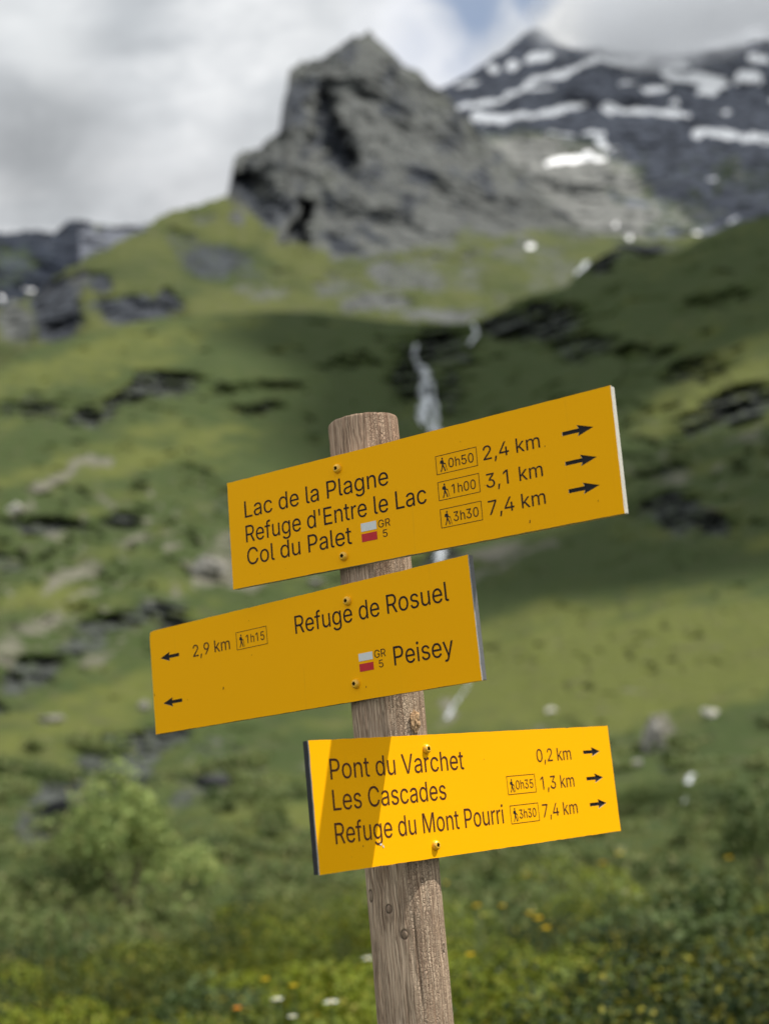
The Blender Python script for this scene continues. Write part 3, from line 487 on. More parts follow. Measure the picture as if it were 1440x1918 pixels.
GTXT = """'206:78,318 70,509 136,509 128,318;,188:38,-119 68,71 137,71 84,-119;0453:227,-7 191,-3 158,7 130,24 105,48 85,77 69,113 57,155 50,202 48,254 50,306 57,353 69,395 85,431 106,461 130,484 159,502 191,512 227,516 262,512 295,502 323,484 348,461 368,431 384,395 396,353 403,306 405,254 403,202 396,155 384,113 368,77 348,48 323,24 295,7 263,-3|227,50 250,52 271,60 290,74 306,92 320,116 330,144 338,176 342,213 344,254 342,295 338,332 330,365 320,393 306,416 290,435 271,449 250,457 227,460 203,457 182,449 163,435 147,416 134,393 123,365 115,332 111,295 109,254 111,213 115,176 123,144 134,116 147,92 163,74 182,60 203,52;1453:276,509 276,0 212,0 212,448 209,448 86,358 86,427 198,509;2453:64,0 64,47 234,229 252,248 268,266 282,282 294,298 303,312 311,327 316,341 319,356 320,371 319,389 315,405 308,419 298,431 287,441 273,449 258,455 241,458 224,460 205,458 188,454 172,447 159,438 148,427 139,413 132,398 128,381 127,362 66,362 68,391 75,418 86,442 102,464 121,482 143,496 168,507 196,513 225,516 254,513 281,507 306,497 328,482 346,465 361,445 372,423 379,398 381,372 380,354 377,336 371,318 363,299 351,280 336,259 317,235 294,209 267,180 153,60 153,57 389,57 389,0;3453:218,-7 188,-5 159,1 133,10 108,22 88,38 70,57 57,79 48,104 44,132 109,132 112,115 118,100 126,87 137,76 150,66 165,59 182,54 200,51 219,50 239,51 258,55 275,61 291,69 304,80 315,93 323,108 328,125 329,145 328,163 323,180 316,196 306,211 292,223 275,234 254,241 229,246 201,248 157,248 157,299 288,448 288,452 70,452 70,509 372,509 372,461 211,278 211,289 247,290 279,286 308,276 333,262 354,244 371,222 383,198 391,173 393,145 390,116 383,90 370,66 354,45 333,27 309,12 281,2 251,-5;4453:40,105 40,158 247,509 311,509 109,166 109,163 413,163 413,105|282,0 282,121 282,146 282,318 343,318 343,0;5453:221,-7 192,-5 165,1 140,11 118,25 99,41 83,60 71,82 63,105 60,130 122,130 125,115 130,102 138,89 148,78 160,68 173,60 188,54 204,51 221,50 241,51 259,56 276,64 291,75 304,89 314,104 322,122 326,141 328,162 326,183 321,203 314,221 303,237 290,251 275,262 257,270 238,275 218,277 201,276 184,273 167,268 152,262 139,255 128,246 67,253 96,509 366,509 366,452 151,452 134,301 136,301 148,311 162,318 178,325 194,330 212,333 229,334 252,332 274,328 294,321 313,311 330,299 345,285 358,269 370,251 379,231 386,210 390,187 391,163 388,132 381,102 369,76 352,52 332,32 309,15 282,3 253,-4;7453:97,0 323,448 323,452 62,452 62,509 391,509 391,449 165,0;9453:226,516 256,513 285,506 310,494 333,478 352,458 368,434 380,408 387,378 389,347 387,322 382,296 373,270 359,240 340,207 315,168 200,0 130,0 301,248 307,248 302,238 295,229 287,221 278,214 268,207 257,202 245,198 232,195 218,195 188,197 161,203 137,214 116,229 98,247 83,269 72,294 66,321 64,352 66,382 73,411 85,436 101,459 120,479 143,494 168,506 196,513|226,460 207,459 190,454 174,446 160,435 148,423 138,407 131,390 127,372 125,352 127,331 131,313 138,295 148,280 160,268 174,257 190,250 207,245 226,243 245,245 263,249 279,257 293,267 305,280 314,295 322,312 326,330 327,350 326,371 322,390 314,407 305,422 293,435 279,446 263,454 245,459;C510:267,-7 225,-3 186,7 150,25 119,49 92,79 70,115 53,157 44,203 40,254 44,305 53,352 70,393 92,429 119,459 150,484 186,501 225,512 267,516 293,514 317,511 340,504 362,496 383,485 402,471 419,456 435,438 448,418 459,397 467,373 473,348 408,348 404,365 397,380 389,395 380,407 369,418 357,428 344,437 330,444 315,449 300,453 284,455 267,456 237,453 209,445 184,432 161,414 141,391 125,364 113,332 106,295 103,254 106,213 113,177 125,145 141,117 161,94 184,76 210,63 237,56 267,53 284,54 300,56 315,60 330,65 344,72 357,81 369,90 380,102 389,114 397,128 404,144 408,160 473,160 467,135 459,112 448,91 435,71 420,53 402,38 383,24 363,13 341,5 317,-2 293,-6;E419:60,0 60,509 372,509 372,452 125,452 125,286 355,286 355,229 125,229 125,57 375,57 375,0;G520:269,-7 225,-3 185,7 149,25 118,49 91,79 69,116 53,157 43,203 40,254 43,305 53,352 69,393 91,429 117,459 149,484 184,501 223,512 265,516 291,514 316,510 340,504 363,494 384,483 403,469 421,453 436,436 449,416 460,395 468,373 474,349 408,349 402,365 395,379 387,393 378,406 368,417 356,427 344,436 330,443 315,448 300,453 283,455 265,456 236,453 209,445 183,432 160,414 141,392 125,364 113,332 106,295 103,254 106,213 113,177 125,145 141,117 161,95 184,76 210,63 238,56 269,53 296,55 322,61 345,71 365,85 382,102 396,123 407,147 413,173 415,202 434,199 283,199 283,256 478,256 478,200 475,160 466,124 451,91 431,62 406,38 377,19 344,5 308,-4;L393:60,0 60,509 125,509 125,57 361,57 361,0;M628:60,0 60,509 152,509 277,187 280,179 284,170 287,159 291,147 295,135 299,123 303,110 307,97 311,84 315,71 319,60 322,49 307,49 311,59 314,71 318,83 322,95 326,108 330,121 334,134 338,146 342,158 346,169 349,179 352,187 476,509 568,509 568,0 504,0 504,291 504,302 504,314 504,327 505,340 505,354 505,369 505,383 506,398 506,413 506,428 507,443 507,457 513,457 508,441 503,425 498,409 492,393 487,378 482,363 477,348 472,335 467,322 463,310 459,300 456,291 342,0 286,0 170,291 167,300 163,310 159,321 155,333 150,347 145,361 140,376 134,392 129,408 124,424 118,441 112,457 119,457 119,444 120,430 120,416 120,401 121,386 121,372 121,357 121,342 122,328 122,315 122,302 122,291 122,0;P445:60,0 60,509 235,509 272,506 305,499 332,487 356,471 375,452 390,430 400,404 407,377 409,348 407,318 400,291 390,265 375,243 356,223 332,207 305,195 272,188 235,186 109,186 109,242 233,242 257,244 279,248 297,256 312,266 324,279 333,294 339,310 343,328 344,348 343,367 339,385 333,402 324,416 312,428 297,439 279,446 257,451 232,452 125,452 125,0;R449:60,0 60,509 236,509 273,506 305,500 333,489 356,473 376,455 390,433 401,408 407,381 409,352 407,323 401,296 390,271 376,250 356,232 333,217 305,206 273,200 236,198 96,198 96,255 234,255 258,256 280,260 298,267 313,276 325,287 334,300 340,316 344,333 345,352 344,371 340,389 334,405 325,419 313,430 298,440 279,446 258,451 233,452 125,452 125,0|353,0 230,229 303,229 428,0;V480:204,0 16,509 84,509 192,206 199,187 207,164 215,137 225,106 236,71 248,31 235,31 247,71 257,107 267,138 276,165 283,187 290,206 395,509 463,509 278,0;a389:160,-9 137,-7 115,-3 94,5 76,15 60,29 48,45 38,63 32,84 30,108 32,128 36,146 43,161 53,174 64,184 78,193 92,200 108,206 125,211 143,214 161,217 178,220 200,223 218,225 234,227 247,229 257,231 265,235 271,240 274,246 276,255 276,257 275,272 272,285 267,297 260,307 251,315 240,322 227,327 212,330 196,331 178,330 163,327 149,322 137,316 127,309 118,301 110,292 104,283 100,274 41,291 51,313 64,331 79,346 95,358 114,368 133,375 153,380 173,383 194,384 208,384 223,382 239,379 255,375 271,369 286,360 300,350 312,336 322,320 330,301 335,278 337,251 337,0 277,0 277,52 272,52 267,43 260,34 252,25 242,16 229,8 215,1 199,-4 181,-7|170,45 192,47 211,51 228,59 242,68 254,80 263,93 270,108 274,122 276,138 276,190 272,187 267,184 259,182 251,180 241,178 231,176 221,174 210,173 200,171 191,170 182,169 175,168 161,166 147,163 134,159 122,153 112,147 103,139 97,130 93,118 92,105 93,93 96,82 102,72 109,64 119,57 130,52 142,48 156,46;c396:207,-8 174,-5 144,3 117,16 93,35 72,58 56,85 44,116 37,150 34,187 37,225 44,260 56,291 72,318 93,341 117,360 144,374 174,382 207,384 226,384 243,381 260,377 276,371 291,364 305,356 318,346 330,335 340,322 349,308 356,293 362,277 303,262 300,272 295,281 290,289 284,297 278,304 270,311 261,316 252,321 242,325 231,328 220,329 207,330 184,328 163,321 145,310 130,296 118,278 108,258 102,236 98,212 96,187 98,163 102,139 108,117 118,97 130,80 145,66 163,55 184,49 207,46 220,47 232,49 243,52 253,55 262,60 271,66 279,73 285,80 292,89 297,98 301,107 304,117 363,102 357,86 350,70 341,56 331,43 319,32 306,21 292,12 277,5 261,-1 244,-5 226,-7;d424:195,-8 165,-6 137,3 111,16 89,34 70,57 55,84 43,116 36,151 34,189 36,227 43,261 55,293 70,320 89,342 112,361 137,374 165,382 196,384 218,383 237,379 253,373 267,364 278,355 287,346 295,336 301,327 306,319 311,319 311,509 372,509 372,0 313,0 313,59 307,59 301,50 295,41 287,31 277,21 266,12 252,4 236,-3 217,-7|205,47 226,49 246,55 263,65 278,78 290,95 299,115 306,138 310,162 312,189 310,216 306,241 300,263 290,282 278,299 263,312 246,322 227,328 205,330 182,328 162,322 145,311 130,298 118,281 108,261 102,239 98,215 96,189 98,163 102,139 109,117 118,97 130,80 145,66 162,55 182,49;e404:212,-8 177,-5 145,3 117,16 92,35 72,58 56,85 44,116 37,150 34,187 36,224 44,258 55,290 71,317 91,340 115,359 142,373 172,382 205,384 226,383 246,380 266,374 285,366 303,355 319,341 334,324 347,305 357,282 365,256 370,227 371,194 371,169 75,169 75,221 338,221 310,202 308,226 304,248 298,269 288,286 277,301 263,314 246,323 227,328 205,330 183,328 164,323 146,313 131,301 119,286 109,270 102,251 97,231 96,211 96,178 98,151 102,127 110,106 121,88 135,73 151,61 169,53 190,48 212,46 227,47 241,49 254,53 265,58 276,65 285,73 294,82 300,93 306,105 365,91 358,72 348,55 335,39 320,26 302,14 283,4 261,-3 237,-7;f254:228,379 228,327 6,327 6,379|81,0 81,432 82,452 87,470 96,486 107,499 120,510 135,519 152,525 169,529 187,530 201,530 212,529 222,527 231,525 238,523 243,521 227,468 224,470 220,471 215,472 209,473 202,474 195,474 178,472 164,468 154,460 147,449 143,435 142,419 142,0;g425:207,-151 180,-149 156,-146 134,-140 114,-132 97,-122 82,-110 70,-97 59,-84 51,-69 101,-41 107,-49 114,-57 122,-66 131,-74 142,-82 154,-88 169,-93 187,-96 207,-97 236,-95 261,-87 282,-75 298,-58 308,-34 311,-6 311,68 306,68 301,60 294,51 287,41 277,32 266,23 252,16 236,10 217,6 195,5 165,7 138,14 113,27 90,43 71,65 55,90 43,120 36,154 34,191 36,229 43,263 55,293 71,320 90,342 112,361 138,374 166,382 196,384 218,383 237,379 253,373 267,365 279,356 288,346 296,336 302,327 308,319 313,319 313,379 372,379 372,-9 370,-40 363,-67 350,-90 334,-109 314,-124 291,-136 265,-144 237,-149|205,59 227,61 246,66 264,75 278,87 290,103 300,121 307,142 311,166 312,193 311,219 307,242 300,264 291,283 279,299 264,312 247,322 227,328 205,330 182,328 163,322 145,312 130,298 118,282 109,262 102,241 98,218 96,193 98,167 102,144 109,123 118,104 131,88 145,76 163,66 183,61;h410:114,227 114,0 53,0 53,509 114,509 114,287 102,287 116,319 132,344 152,362 175,374 200,382 227,384 252,383 275,377 295,369 313,356 328,340 341,321 350,298 355,271 357,240 357,0 296,0 296,235 293,263 286,286 273,304 256,318 235,326 210,329 192,328 176,324 161,317 147,308 136,297 126,283 119,266 115,248;i167:53,0 53,379 114,379 114,0|84,443 73,444 63,448 54,455 47,463 43,472 41,483 43,494 47,504 54,512 63,518 73,522 84,524 95,522 105,518 114,512 121,504 125,494 126,483 125,472 121,463 114,455 105,448 95,444;k381:110,137 110,212 121,212 284,379 360,379 184,199 177,199|53,0 53,509 114,509 114,0|294,0 148,186 191,229 372,0;l189:139,-2 112,0 91,8 74,20 62,37 55,59 53,84 53,509 114,509 114,99 114,83 117,71 120,62 126,57 135,53 146,52 152,52 157,52 160,53 164,53 167,54 170,54 181,3 175,1 169,0 162,-1 154,-2 147,-2;m610:53,0 53,379 112,379 112,295 108,295 114,314 122,331 132,346 144,358 158,368 172,376 187,382 203,385 219,386 245,383 268,375 287,361 303,342 314,320 321,295 312,295 318,312 326,329 337,343 350,356 364,366 381,375 398,381 417,385 437,386 458,385 478,380 497,372 514,361 529,346 541,328 550,307 555,283 557,255 557,0 496,0 496,254 493,279 485,298 473,313 456,323 438,329 419,330 402,329 387,326 374,320 363,312 353,302 345,290 340,277 336,263 335,247 335,0 274,0 274,260 272,280 265,297 253,311 238,322 220,328 199,330 185,329 171,326 158,320 145,312 135,302 126,289 119,274 115,257 114,238 114,0;n410:114,227 114,0 53,0 53,379 112,379 112,287 102,287 116,319 132,344 152,362 175,374 200,382 227,384 252,383 275,377 295,369 313,356 328,340 341,321 350,298 355,271 357,240 357,0 296,0 296,235 293,263 286,286 273,304 256,318 235,326 210,329 192,328 176,324 161,317 147,308 136,297 126,283 119,266 115,248;o415:207,-8 174,-5 144,3 117,16 93,35 72,58 56,85 44,116 37,150 34,187 37,225 44,260 56,291 72,318 93,341 117,360 144,374 174,382 207,384 241,382 271,374 299,360 323,341 343,318 359,291 371,260 379,225 381,187 379,150 371,116 359,85 343,58 323,35 299,16 271,3 241,-5|207,46 231,49 252,55 270,66 285,80 298,97 307,117 314,139 318,163 319,187 318,212 314,236 307,258 298,278 285,296 270,310 252,321 231,328 207,330 184,328 163,321 145,310 130,296 118,278 108,258 102,236 98,212 96,187 98,163 102,139 108,117 118,97 130,80 145,66 163,55 184,49;r259:53,0 53,379 112,379 112,321 115,321 124,339 137,354 152,367 171,377 191,383 213,385 218,385 223,385 229,384 235,384 240,384 243,384 243,322 241,323 236,324 230,324 223,325 215,326 207,326 190,324 174,321 159,315 146,306 135,296 126,284 119,269 115,254 114,237 114,0;s365:182,-8 157,-7 133,-3 112,3 93,12 76,24 62,38 50,54 41,73 36,94 94,107 101,87 111,72 124,60 141,52 160,47 181,45 206,47 227,53 244,62 258,74 265,88 268,103 266,115 262,126 254,136 243,144 229,150 212,155 149,170 118,180 92,192 72,208 58,227 50,249 47,274 49,295 55,314 65,332 79,347 95,360 115,370 137,378 161,383 187,384 212,383 234,379 254,372 271,363 286,352 299,339 309,324 318,308 324,290 268,277 262,291 254,304 243,316 228,325 210,331 187,333 166,331 147,326 131,317 119,305 111,292 109,277 110,264 115,253 124,243 136,235 152,229 172,223 229,209 261,200 287,187 306,171 320,153 328,131 331,107 329,85 323,65 312,47 298,31 281,18 260,6 236,-2 210,-7;t227:204,379 204,327 6,327 6,379|65,471 126,471 126,98 127,83 130,70 136,61 144,55 156,51 170,50 175,50 180,50 185,51 191,52 197,53 202,54 213,2 207,0 200,-2 192,-3 184,-3 176,-4 168,-4 138,-1 113,7 92,21 77,41 68,64 65,93;u410:182,-5 158,-3 135,2 115,11 97,23 82,39 69,59 60,82 54,109 53,139 53,379 114,379 114,144 116,117 124,94 137,75 154,61 175,53 200,50 218,51 234,55 249,62 263,71 274,83 283,97 290,113 295,132 296,153 296,379 357,379 357,0 298,0 298,92 307,92 294,60 277,35 257,17 234,5 209,-3;y389:47,-139 61,-86 71,-87 83,-89 94,-90 104,-89 113,-86 122,-81 130,-74 138,-64 145,-51 151,-36 163,-1 17,379 84,379 165,155 173,132 180,109 187,87 193,64 199,42 206,21 184,21 190,42 196,64 202,87 209,110 216,132 224,155 305,379 371,379 204,-58 196,-77 187,-93 177,-107 165,-119 153,-128 139,-136 125,-141 109,-144 91,-145 82,-145 73,-144 65,-143 57,-142 52,-140"""
# ------------------------------------------------------------------ lettering: outlines of each letter, in thousandths of the type size
GLYPHS = {' ': (188, [])}
for _g in GTXT.split(';'):
    _a, _b = _g[1:].split(':', 1)
    GLYPHS[_g[0]] = (int(_a), [[tuple(int(v) for v in p.split(',')) for p in c.split(' ')] for c in _b.split('|')])
def flat_mesh(name, contours, z0, thick, mats, holes_mat=None, bounds=None):
    cu = bpy.data.curves.new('outline', 'CURVE'); cu.dimensions = '2D'; cu.fill_mode = 'BOTH'; cu.extrude = thick/2
    for c in contours:
        sp = cu.splines.new('POLY'); sp.points.add(len(c)-1); sp.use_cyclic_u = True
        for p, (x, y) in zip(sp.points, c): p.co = (x, y, 0, 1)
    o = bpy.data.objects.new('outline', cu); COL.objects.link(o)
    dg = bpy.context.evaluated_depsgraph_get(); dg.update()
    me = bpy.data.meshes.new_from_object(o.evaluated_get(dg)); me.name = name
    bpy.data.objects.remove(o); bpy.data.curves.remove(cu)
    for v in me.vertices: v.co.z += z0 - thick/2
    me.materials.clear()
    for m in mats: me.materials.append(m)
    for p in me.polygons:
        p.use_smooth = False
        p.material_index = 1 if len(mats) > 1 and abs(p.normal.z) < 0.5 else 0
    return me
from mathutils.geometry import delaunay_2d_cdt
_GT = {}
def glyph_faces(ch):             # triangles of one letter; overlapping strokes are united
    if ch not in _GT:
        vs, es = [], []
        cons = GLYPHS[ch][1]
        for c in cons:
            b = len(vs); vs += [Vector(p) for p in c]; es += [(b+i, b+(i+1) % len(c)) for i in range(len(c))]
        v, e, f, *_ = delaunay_2d_cdt(vs, es, [], 0, 0.01) if vs else ([], [], [])
        keep = []
        for q in f:
            px_, py_ = sum(v[i].x for i in q)/3, sum(v[i].y for i in q)/3; wn = 0
            for c in cons:
                for (xa, ya), (xb, yb) in zip(c, c[1:]+c[:1]):
                    if (ya > py_) != (yb > py_) and px_ < (xb-xa)*(py_-ya)/(yb-ya)+xa: wn += 1 if yb > ya else -1
            if wn: keep.append(tuple(q))
        _GT[ch] = ([tuple(p) for p in v], keep)
    return _GT[ch]
def text_mesh(name, s, x0, x1, y, cap, z, mat):
    pen, V, F = 0, [], []
    for ch in s:
        vs, fs = glyph_faces(ch); b = len(V)
        V += [(pen+a, c) for a, c in vs]; F += [tuple(b+i for i in f) for f in fs]; pen += GLYPHS[ch][0]
    used = sorted({i for f in F for i in f}); xs = [V[i][0] for i in used]; lo, hi = min(xs), max(xs); k = (x1-x0)/(hi-lo)
    mp = {i: n for n, i in enumerate(used)}
    W = [(x0+(V[i][0]-lo)*k, y+V[i][1]*cap/509) for i in used]; T = [tuple(mp[i] for i in f) for f in F]
    bm = bmesh.new(); bv = [bm.verts.new((a, b, z)) for a, b in W]
    for f in T:
        try: bm.faces.new([bv[i] for i in f])
        except ValueError: pass
    bmesh.ops.recalc_face_normals(bm, faces=bm.faces)
    me = bpy.data.meshes.new(name); bm.to_mesh(me); bm.free(); me.materials.append(mat); return me
m_yellow, t = material('yellow_board')
co = t.new('ShaderNodeTexCoord').outputs['Object']
n = t.noise(co, 9, 6, 0.6); n2 = t.noise(co, 160, 4, 0.6); n3 = t.noise(t.scale(co, (30, 6, 6)), 3, 5, 0.7)
c = t.mix(t.math('MULTIPLY', n, 0.5), (0.88, 0.410, 0.0002), (0.93, 0.438, 0.0010))
c = t.mix(t.math('MULTIPLY', t.smooth(n3, 0.60, 0.80), 0.12), c, (0.60, 0.26, 0.01))
strk = t.noise(t.scale(co, (150, 5, 1)), 1, 5, 0.65); wear = t.noise(co, 14, 4, 0.6)
c = t.mix(t.math('MULTIPLY', t.math('MULTIPLY', t.smooth(strk, 0.56, 0.75), t.smooth(wear, 0.45, 0.65)), 0.16), c, (0.50, 0.24, 0.03))
c = t.mix(t.math('MULTIPLY', t.smooth(n2, 0.70, 0.78), 0.6), c, (0.42, 0.18, 0.02))
t.put(t.b.inputs['Base Color'], c); t.b.inputs['Specular IOR Level'].default_value = 0.06
t.put(t.b.inputs['Roughness'], t.math('ADD', 0.42, t.math('MULTIPLY', n, 0.2)))
t.put(t.b.inputs['Normal'], t.bump(n2, 0.05, 0.0004))
m_pale = simple('pale_board_edge', (0.52, 0.49, 0.40), 0.7, 0.3, 300)  # paler edge and groove walls of the top sign
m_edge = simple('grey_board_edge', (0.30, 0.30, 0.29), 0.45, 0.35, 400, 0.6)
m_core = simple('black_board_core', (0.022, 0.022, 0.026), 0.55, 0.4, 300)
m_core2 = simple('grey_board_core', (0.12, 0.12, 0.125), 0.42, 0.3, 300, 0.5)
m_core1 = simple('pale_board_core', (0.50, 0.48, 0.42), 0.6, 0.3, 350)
m_ink = simple('dark_engraving', (0.017, 0.007, 0.006), 0.6, 0.3, 200, 0.2)
m_ink3 = simple('brown_engraving', (0.065, 0.020, 0.008), 0.6, 0.3, 200, 0.2)
m_black = simple('black_engraving', (0.012, 0.010, 0.012), 0.6, 0.3, 200, 0.2)
m_white = simple('white_sticker', (0.62, 0.63, 0.62), 0.5, 0.08, 80)
m_red = simple('red_sticker', (0.48, 0.012, 0.018), 0.5, 0.1, 80)
m_screw = simple('yellow_screw_paint', (0.78, 0.42, 0.02), 0.32, 0.15, 120, 0.6)
m_dark = simple('screw_socket', (0.05, 0.035, 0.01), 0.6, 0.2, 100)

HIKER = [  # walking figure with a rucksack, unit box
    [(.42+.11*math.cos(a)*.8, .89+.085*math.sin(a)) for a in np.linspace(0, 6.28, 13)[:-1]],
    [(.30, .78), (.50, .79), (.56, .72), (.60, .60), (.78, .52), (.76, .46), (.55, .54), (.52, .50), (.54, .42), (.68, .22), (.76, .02), (.64, .01), (.57, .18), (.43, .36), (.36, .22), (.20, .00), (.09, .03), (.26, .24), (.32, .42), (.34, .52), (.28, .54), (.24, .58), (.14, .56), (.10, .64), (.18, .77)],
    [(.76, .56), (.80, .56), (.97, .02), (.93, .01)]]
def arrow_outline(xt, xh, y):    # tail x, tip x
    s = 1 if xh > xt else -1; hb = xh - s*0.0195
    sh, hd = 0.0024, 0.0068
    return [(xt, y-sh), (hb, y-sh), (hb-s*0.0018, y-hd), (xh, y), (hb-s*0.0018, y+hd), (hb, y+sh), (xt, y+sh)]
def inset(c, d):
    x = [p[0] for p in c]; y = [p[1] for p in c]; cx, cy = sum(x)/len(x), sum(y)/len(y)
    return [(a-math.copysign(min(d, abs(a-cx)), a-cx), b-math.copysign(min(d, abs(b-cy)), b-cy)) for a, b in c]
def frame(x0, y0, x1, y1, w):
    return [[(x0, y0), (x1, y0), (x1, y1), (x0, y1)], [(x0+w, y0+w), (x0+w, y1-w), (x1-w, y1-w), (x1-w, y0+w)]]
def screw_mesh():
    bm = bmesh.new(); N = 36
    prof = [(0.0056, -0.0004), (0.0056, 0.0006), (0.0052, 0.0024), (0.0043, 0.0038), (0.0031, 0.0045), (0.0024, 0.0046), (0.0022, 0.0043), (0.0020, 0.0018)]
    rings = []
    for k, (r, z) in enumerate(prof):
        rings.append([bm.verts.new(((r*(1 + (0.16*math.cos(6*a) if k >= 5 else 0)))*math.cos(a), r*(1 + (0.16*math.cos(6*a) if k >= 5 else 0))*math.sin(a), z)) for a in (2*math.pi*j/N for j in range(N))])
    for k in range(len(prof)-1):
        for j in range(N):
            f = bm.faces.new((rings[k][j], rings[k][(j+1) % N], rings[k+1][(j+1) % N], rings[k+1][j])); f.smooth = k < 5
            if k >= 6: f.material_index = 1
    f = bm.faces.new(rings[-1]); f.material_index = 1
    me = bpy.data.meshes.new('screw'); bm.to_mesh(me); bm.free()
    me.materials.append(m_screw); me.materials.append(m_dark); return me
SCREW = screw_mesh(); SCREW.transform(Matrix.Scale(1.12, 4))

m_flake = simple('bare_grey_flake', (0.55, 0.53, 0.50), 0.8, 0.2, 300)
def speck(parent, pts, lab=None):
    o = link('dirt_mark', flat_mesh('dirt_mark', [pts], 0.0004, 0.0003, [m_stain]), parent)
    if lab: o['label'] = lab
m_stain = simple('brown_dirt', (0.12, 0.045, 0.012), 0.9, 0.4, 300)
def direction_sign(center, ex, ez, W, H, edge, core, ink, label, texts, boxes, flags, arrows, screws, marks, chips):
    root = empty('direction_sign'); tag(root, label, 'sign', 'yellow hiking signs on the post')
    ex, ez = Vector(ex), Vector(ez); nn = ex.cross(ez)
    mw = Matrix.Identity(4)
    for k in range(3): mw[k][0], mw[k][1], mw[k][2], mw[k][3] = ex[k], ez[k], nn[k], center[k]
    mw[2][3] += EYE; root.matrix_world = mw
    w, h = W/2, H/2
    # outer edge, worn: little nicks along it
    rnd = random.Random(len(label)); out = []
    for (xa, ya), (xb, yb), nk in (((-w, -h), (w, -h), 60), ((w, -h), (w, h), 16), ((w, h), (-w, h), 60), ((-w, h), (-w, -h), 16)):
        nx, ny = (yb-ya), -(xb-xa); L = math.hypot(nx, ny); nx, ny = nx/L, ny/L
        for j in range(nk):
            f = j/nk; d = -abs(rnd.gauss(0, 0.00022)) if j else 0
            out.append((xa+(xb-xa)*f+nx*d, ya+(yb-ya)*f+ny*d))
    if chips: out = chips(out)
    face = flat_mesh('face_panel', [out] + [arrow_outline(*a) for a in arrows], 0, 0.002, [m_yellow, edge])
    link('face_panel', face, root)
    b = bmesh.new()
    bmesh.ops.create_cube(b, size=1, matrix=Matrix.Translation((0, 0, -0.00605)) @ Matrix.Diagonal((W-0.0006, H-0.0006, 0.0083, 1)))
    bmesh.ops.bevel(b, geom=list(b.edges), offset=0.0006, segments=2, affect='EDGES')
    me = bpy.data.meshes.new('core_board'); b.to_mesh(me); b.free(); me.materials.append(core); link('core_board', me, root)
    for s, x0, x1, y, cap in texts:
        link('lettering', text_mesh('lettering', s, x0/1e3, x1/1e3, y/1e3, cap/1e3, 0.0003, ink), root)
    for x0, y0, x1, y1, s, tx0, tx1, ty in boxes:
        bx = link('time_box', flat_mesh('time_box', frame(x0/1e3, y0/1e3, x1/1e3, y1/1e3, 0.0007), 0.0003, 0.0002, [ink]), root)
        link('walking_time', text_mesh('walking_time', s, tx0/1e3, tx1/1e3, ty/1e3, 0.0117, 0.0003, ink), bx)
        hx, hy = (x0+5.0)/1e3, (y0+2.6)/1e3
        link('hiker_symbol', flat_mesh('hiker_symbol', [[(hx+a*0.0115, hy+b2*0.0185) for a, b2 in c] for c in HIKER], 0.0003, 0.0002, [m_black]), bx)
    for (x0, x1, yw0, yw1, yr0, yr1, tx) in flags:
        f = empty('trail_marker'); f.parent = root
        r = lambda a, b2, c, d: [[(a/1e3, b2/1e3), (c/1e3, b2/1e3), (c/1e3, d/1e3), (a/1e3, d/1e3)]]
        link('white_stripe', flat_mesh('white_stripe', r(x0, yw0, x1, yw1), 0.0004, 0.0003, [m_white]), f)
        link('red_stripe', flat_mesh('red_stripe', r(x0, yr0, x1, yr1), 0.0004, 0.0003, [m_red]), f)
        link('route_letters', text_mesh('route_letters', 'GR', tx/1e3, tx/1e3+0.019, (yw0+0.6)/1e3, 0.0098, 0.0003, ink), f)
        link('route_number', text_mesh('route_number', '5', tx/1e3+0.0063, tx/1e3+0.0135, (yr0+0.9)/1e3, 0.0095, 0.0003, ink), f)
    for a in arrows:
        link('arrow', flat_mesh('arrow', [inset(arrow_outline(*a), 0.00005)], -0.0015, 0.0004, [m_black]), root)
    for x, y in screws:
        o = link('screw', SCREW, root, (x/1e3, y/1e3, 0)); o.rotation_euler.z = rnd.uniform(0, 1)
    for x, y, s in marks:
        k = [rnd.uniform(.5, 1.2) for _ in range(7)]; a0 = rnd.uniform(0, 3)
        speck(root, [((x + s*k[j]*math.cos(6.283*j/7)*.55)/1e3, (y + s*k[j]*math.sin(6.283*j/7)*1.2 + s*.5*math.cos(6.283*j/7))/1e3) for j in range(7)])
    if ink is m_ink3:             # print flaked off across one letter
        for x, y, w, h in ((-198, -50.5, 2.2, 1.3), (-194.5, -53.5, 1.2, 1.8), (-200.5, -46.8, .8, .7)):
            f = link('peeled_flake', flat_mesh('peeled_flake', [[((x+w*math.cos(a)*rnd.uniform(.5, 1.2))/1e3, (y+h*math.sin(a)*rnd.uniform(.5, 1.2))/1e3) for a in np.linspace(0, 5.5, 8)]], 0.0005, 0.0003, [m_flake]), root)
    return root
def sign_axes(yaw, tilt):
    th, tl = rad(yaw), rad(tilt); e = Vector((math.cos(th), math.sin(th), 0)); u = Vector((0, 0, 1))
    return e*math.cos(tl)+u*math.sin(tl), -e*math.sin(tl)+u*math.cos(tl)
ax = sign_axes(-35.893, -1.354)
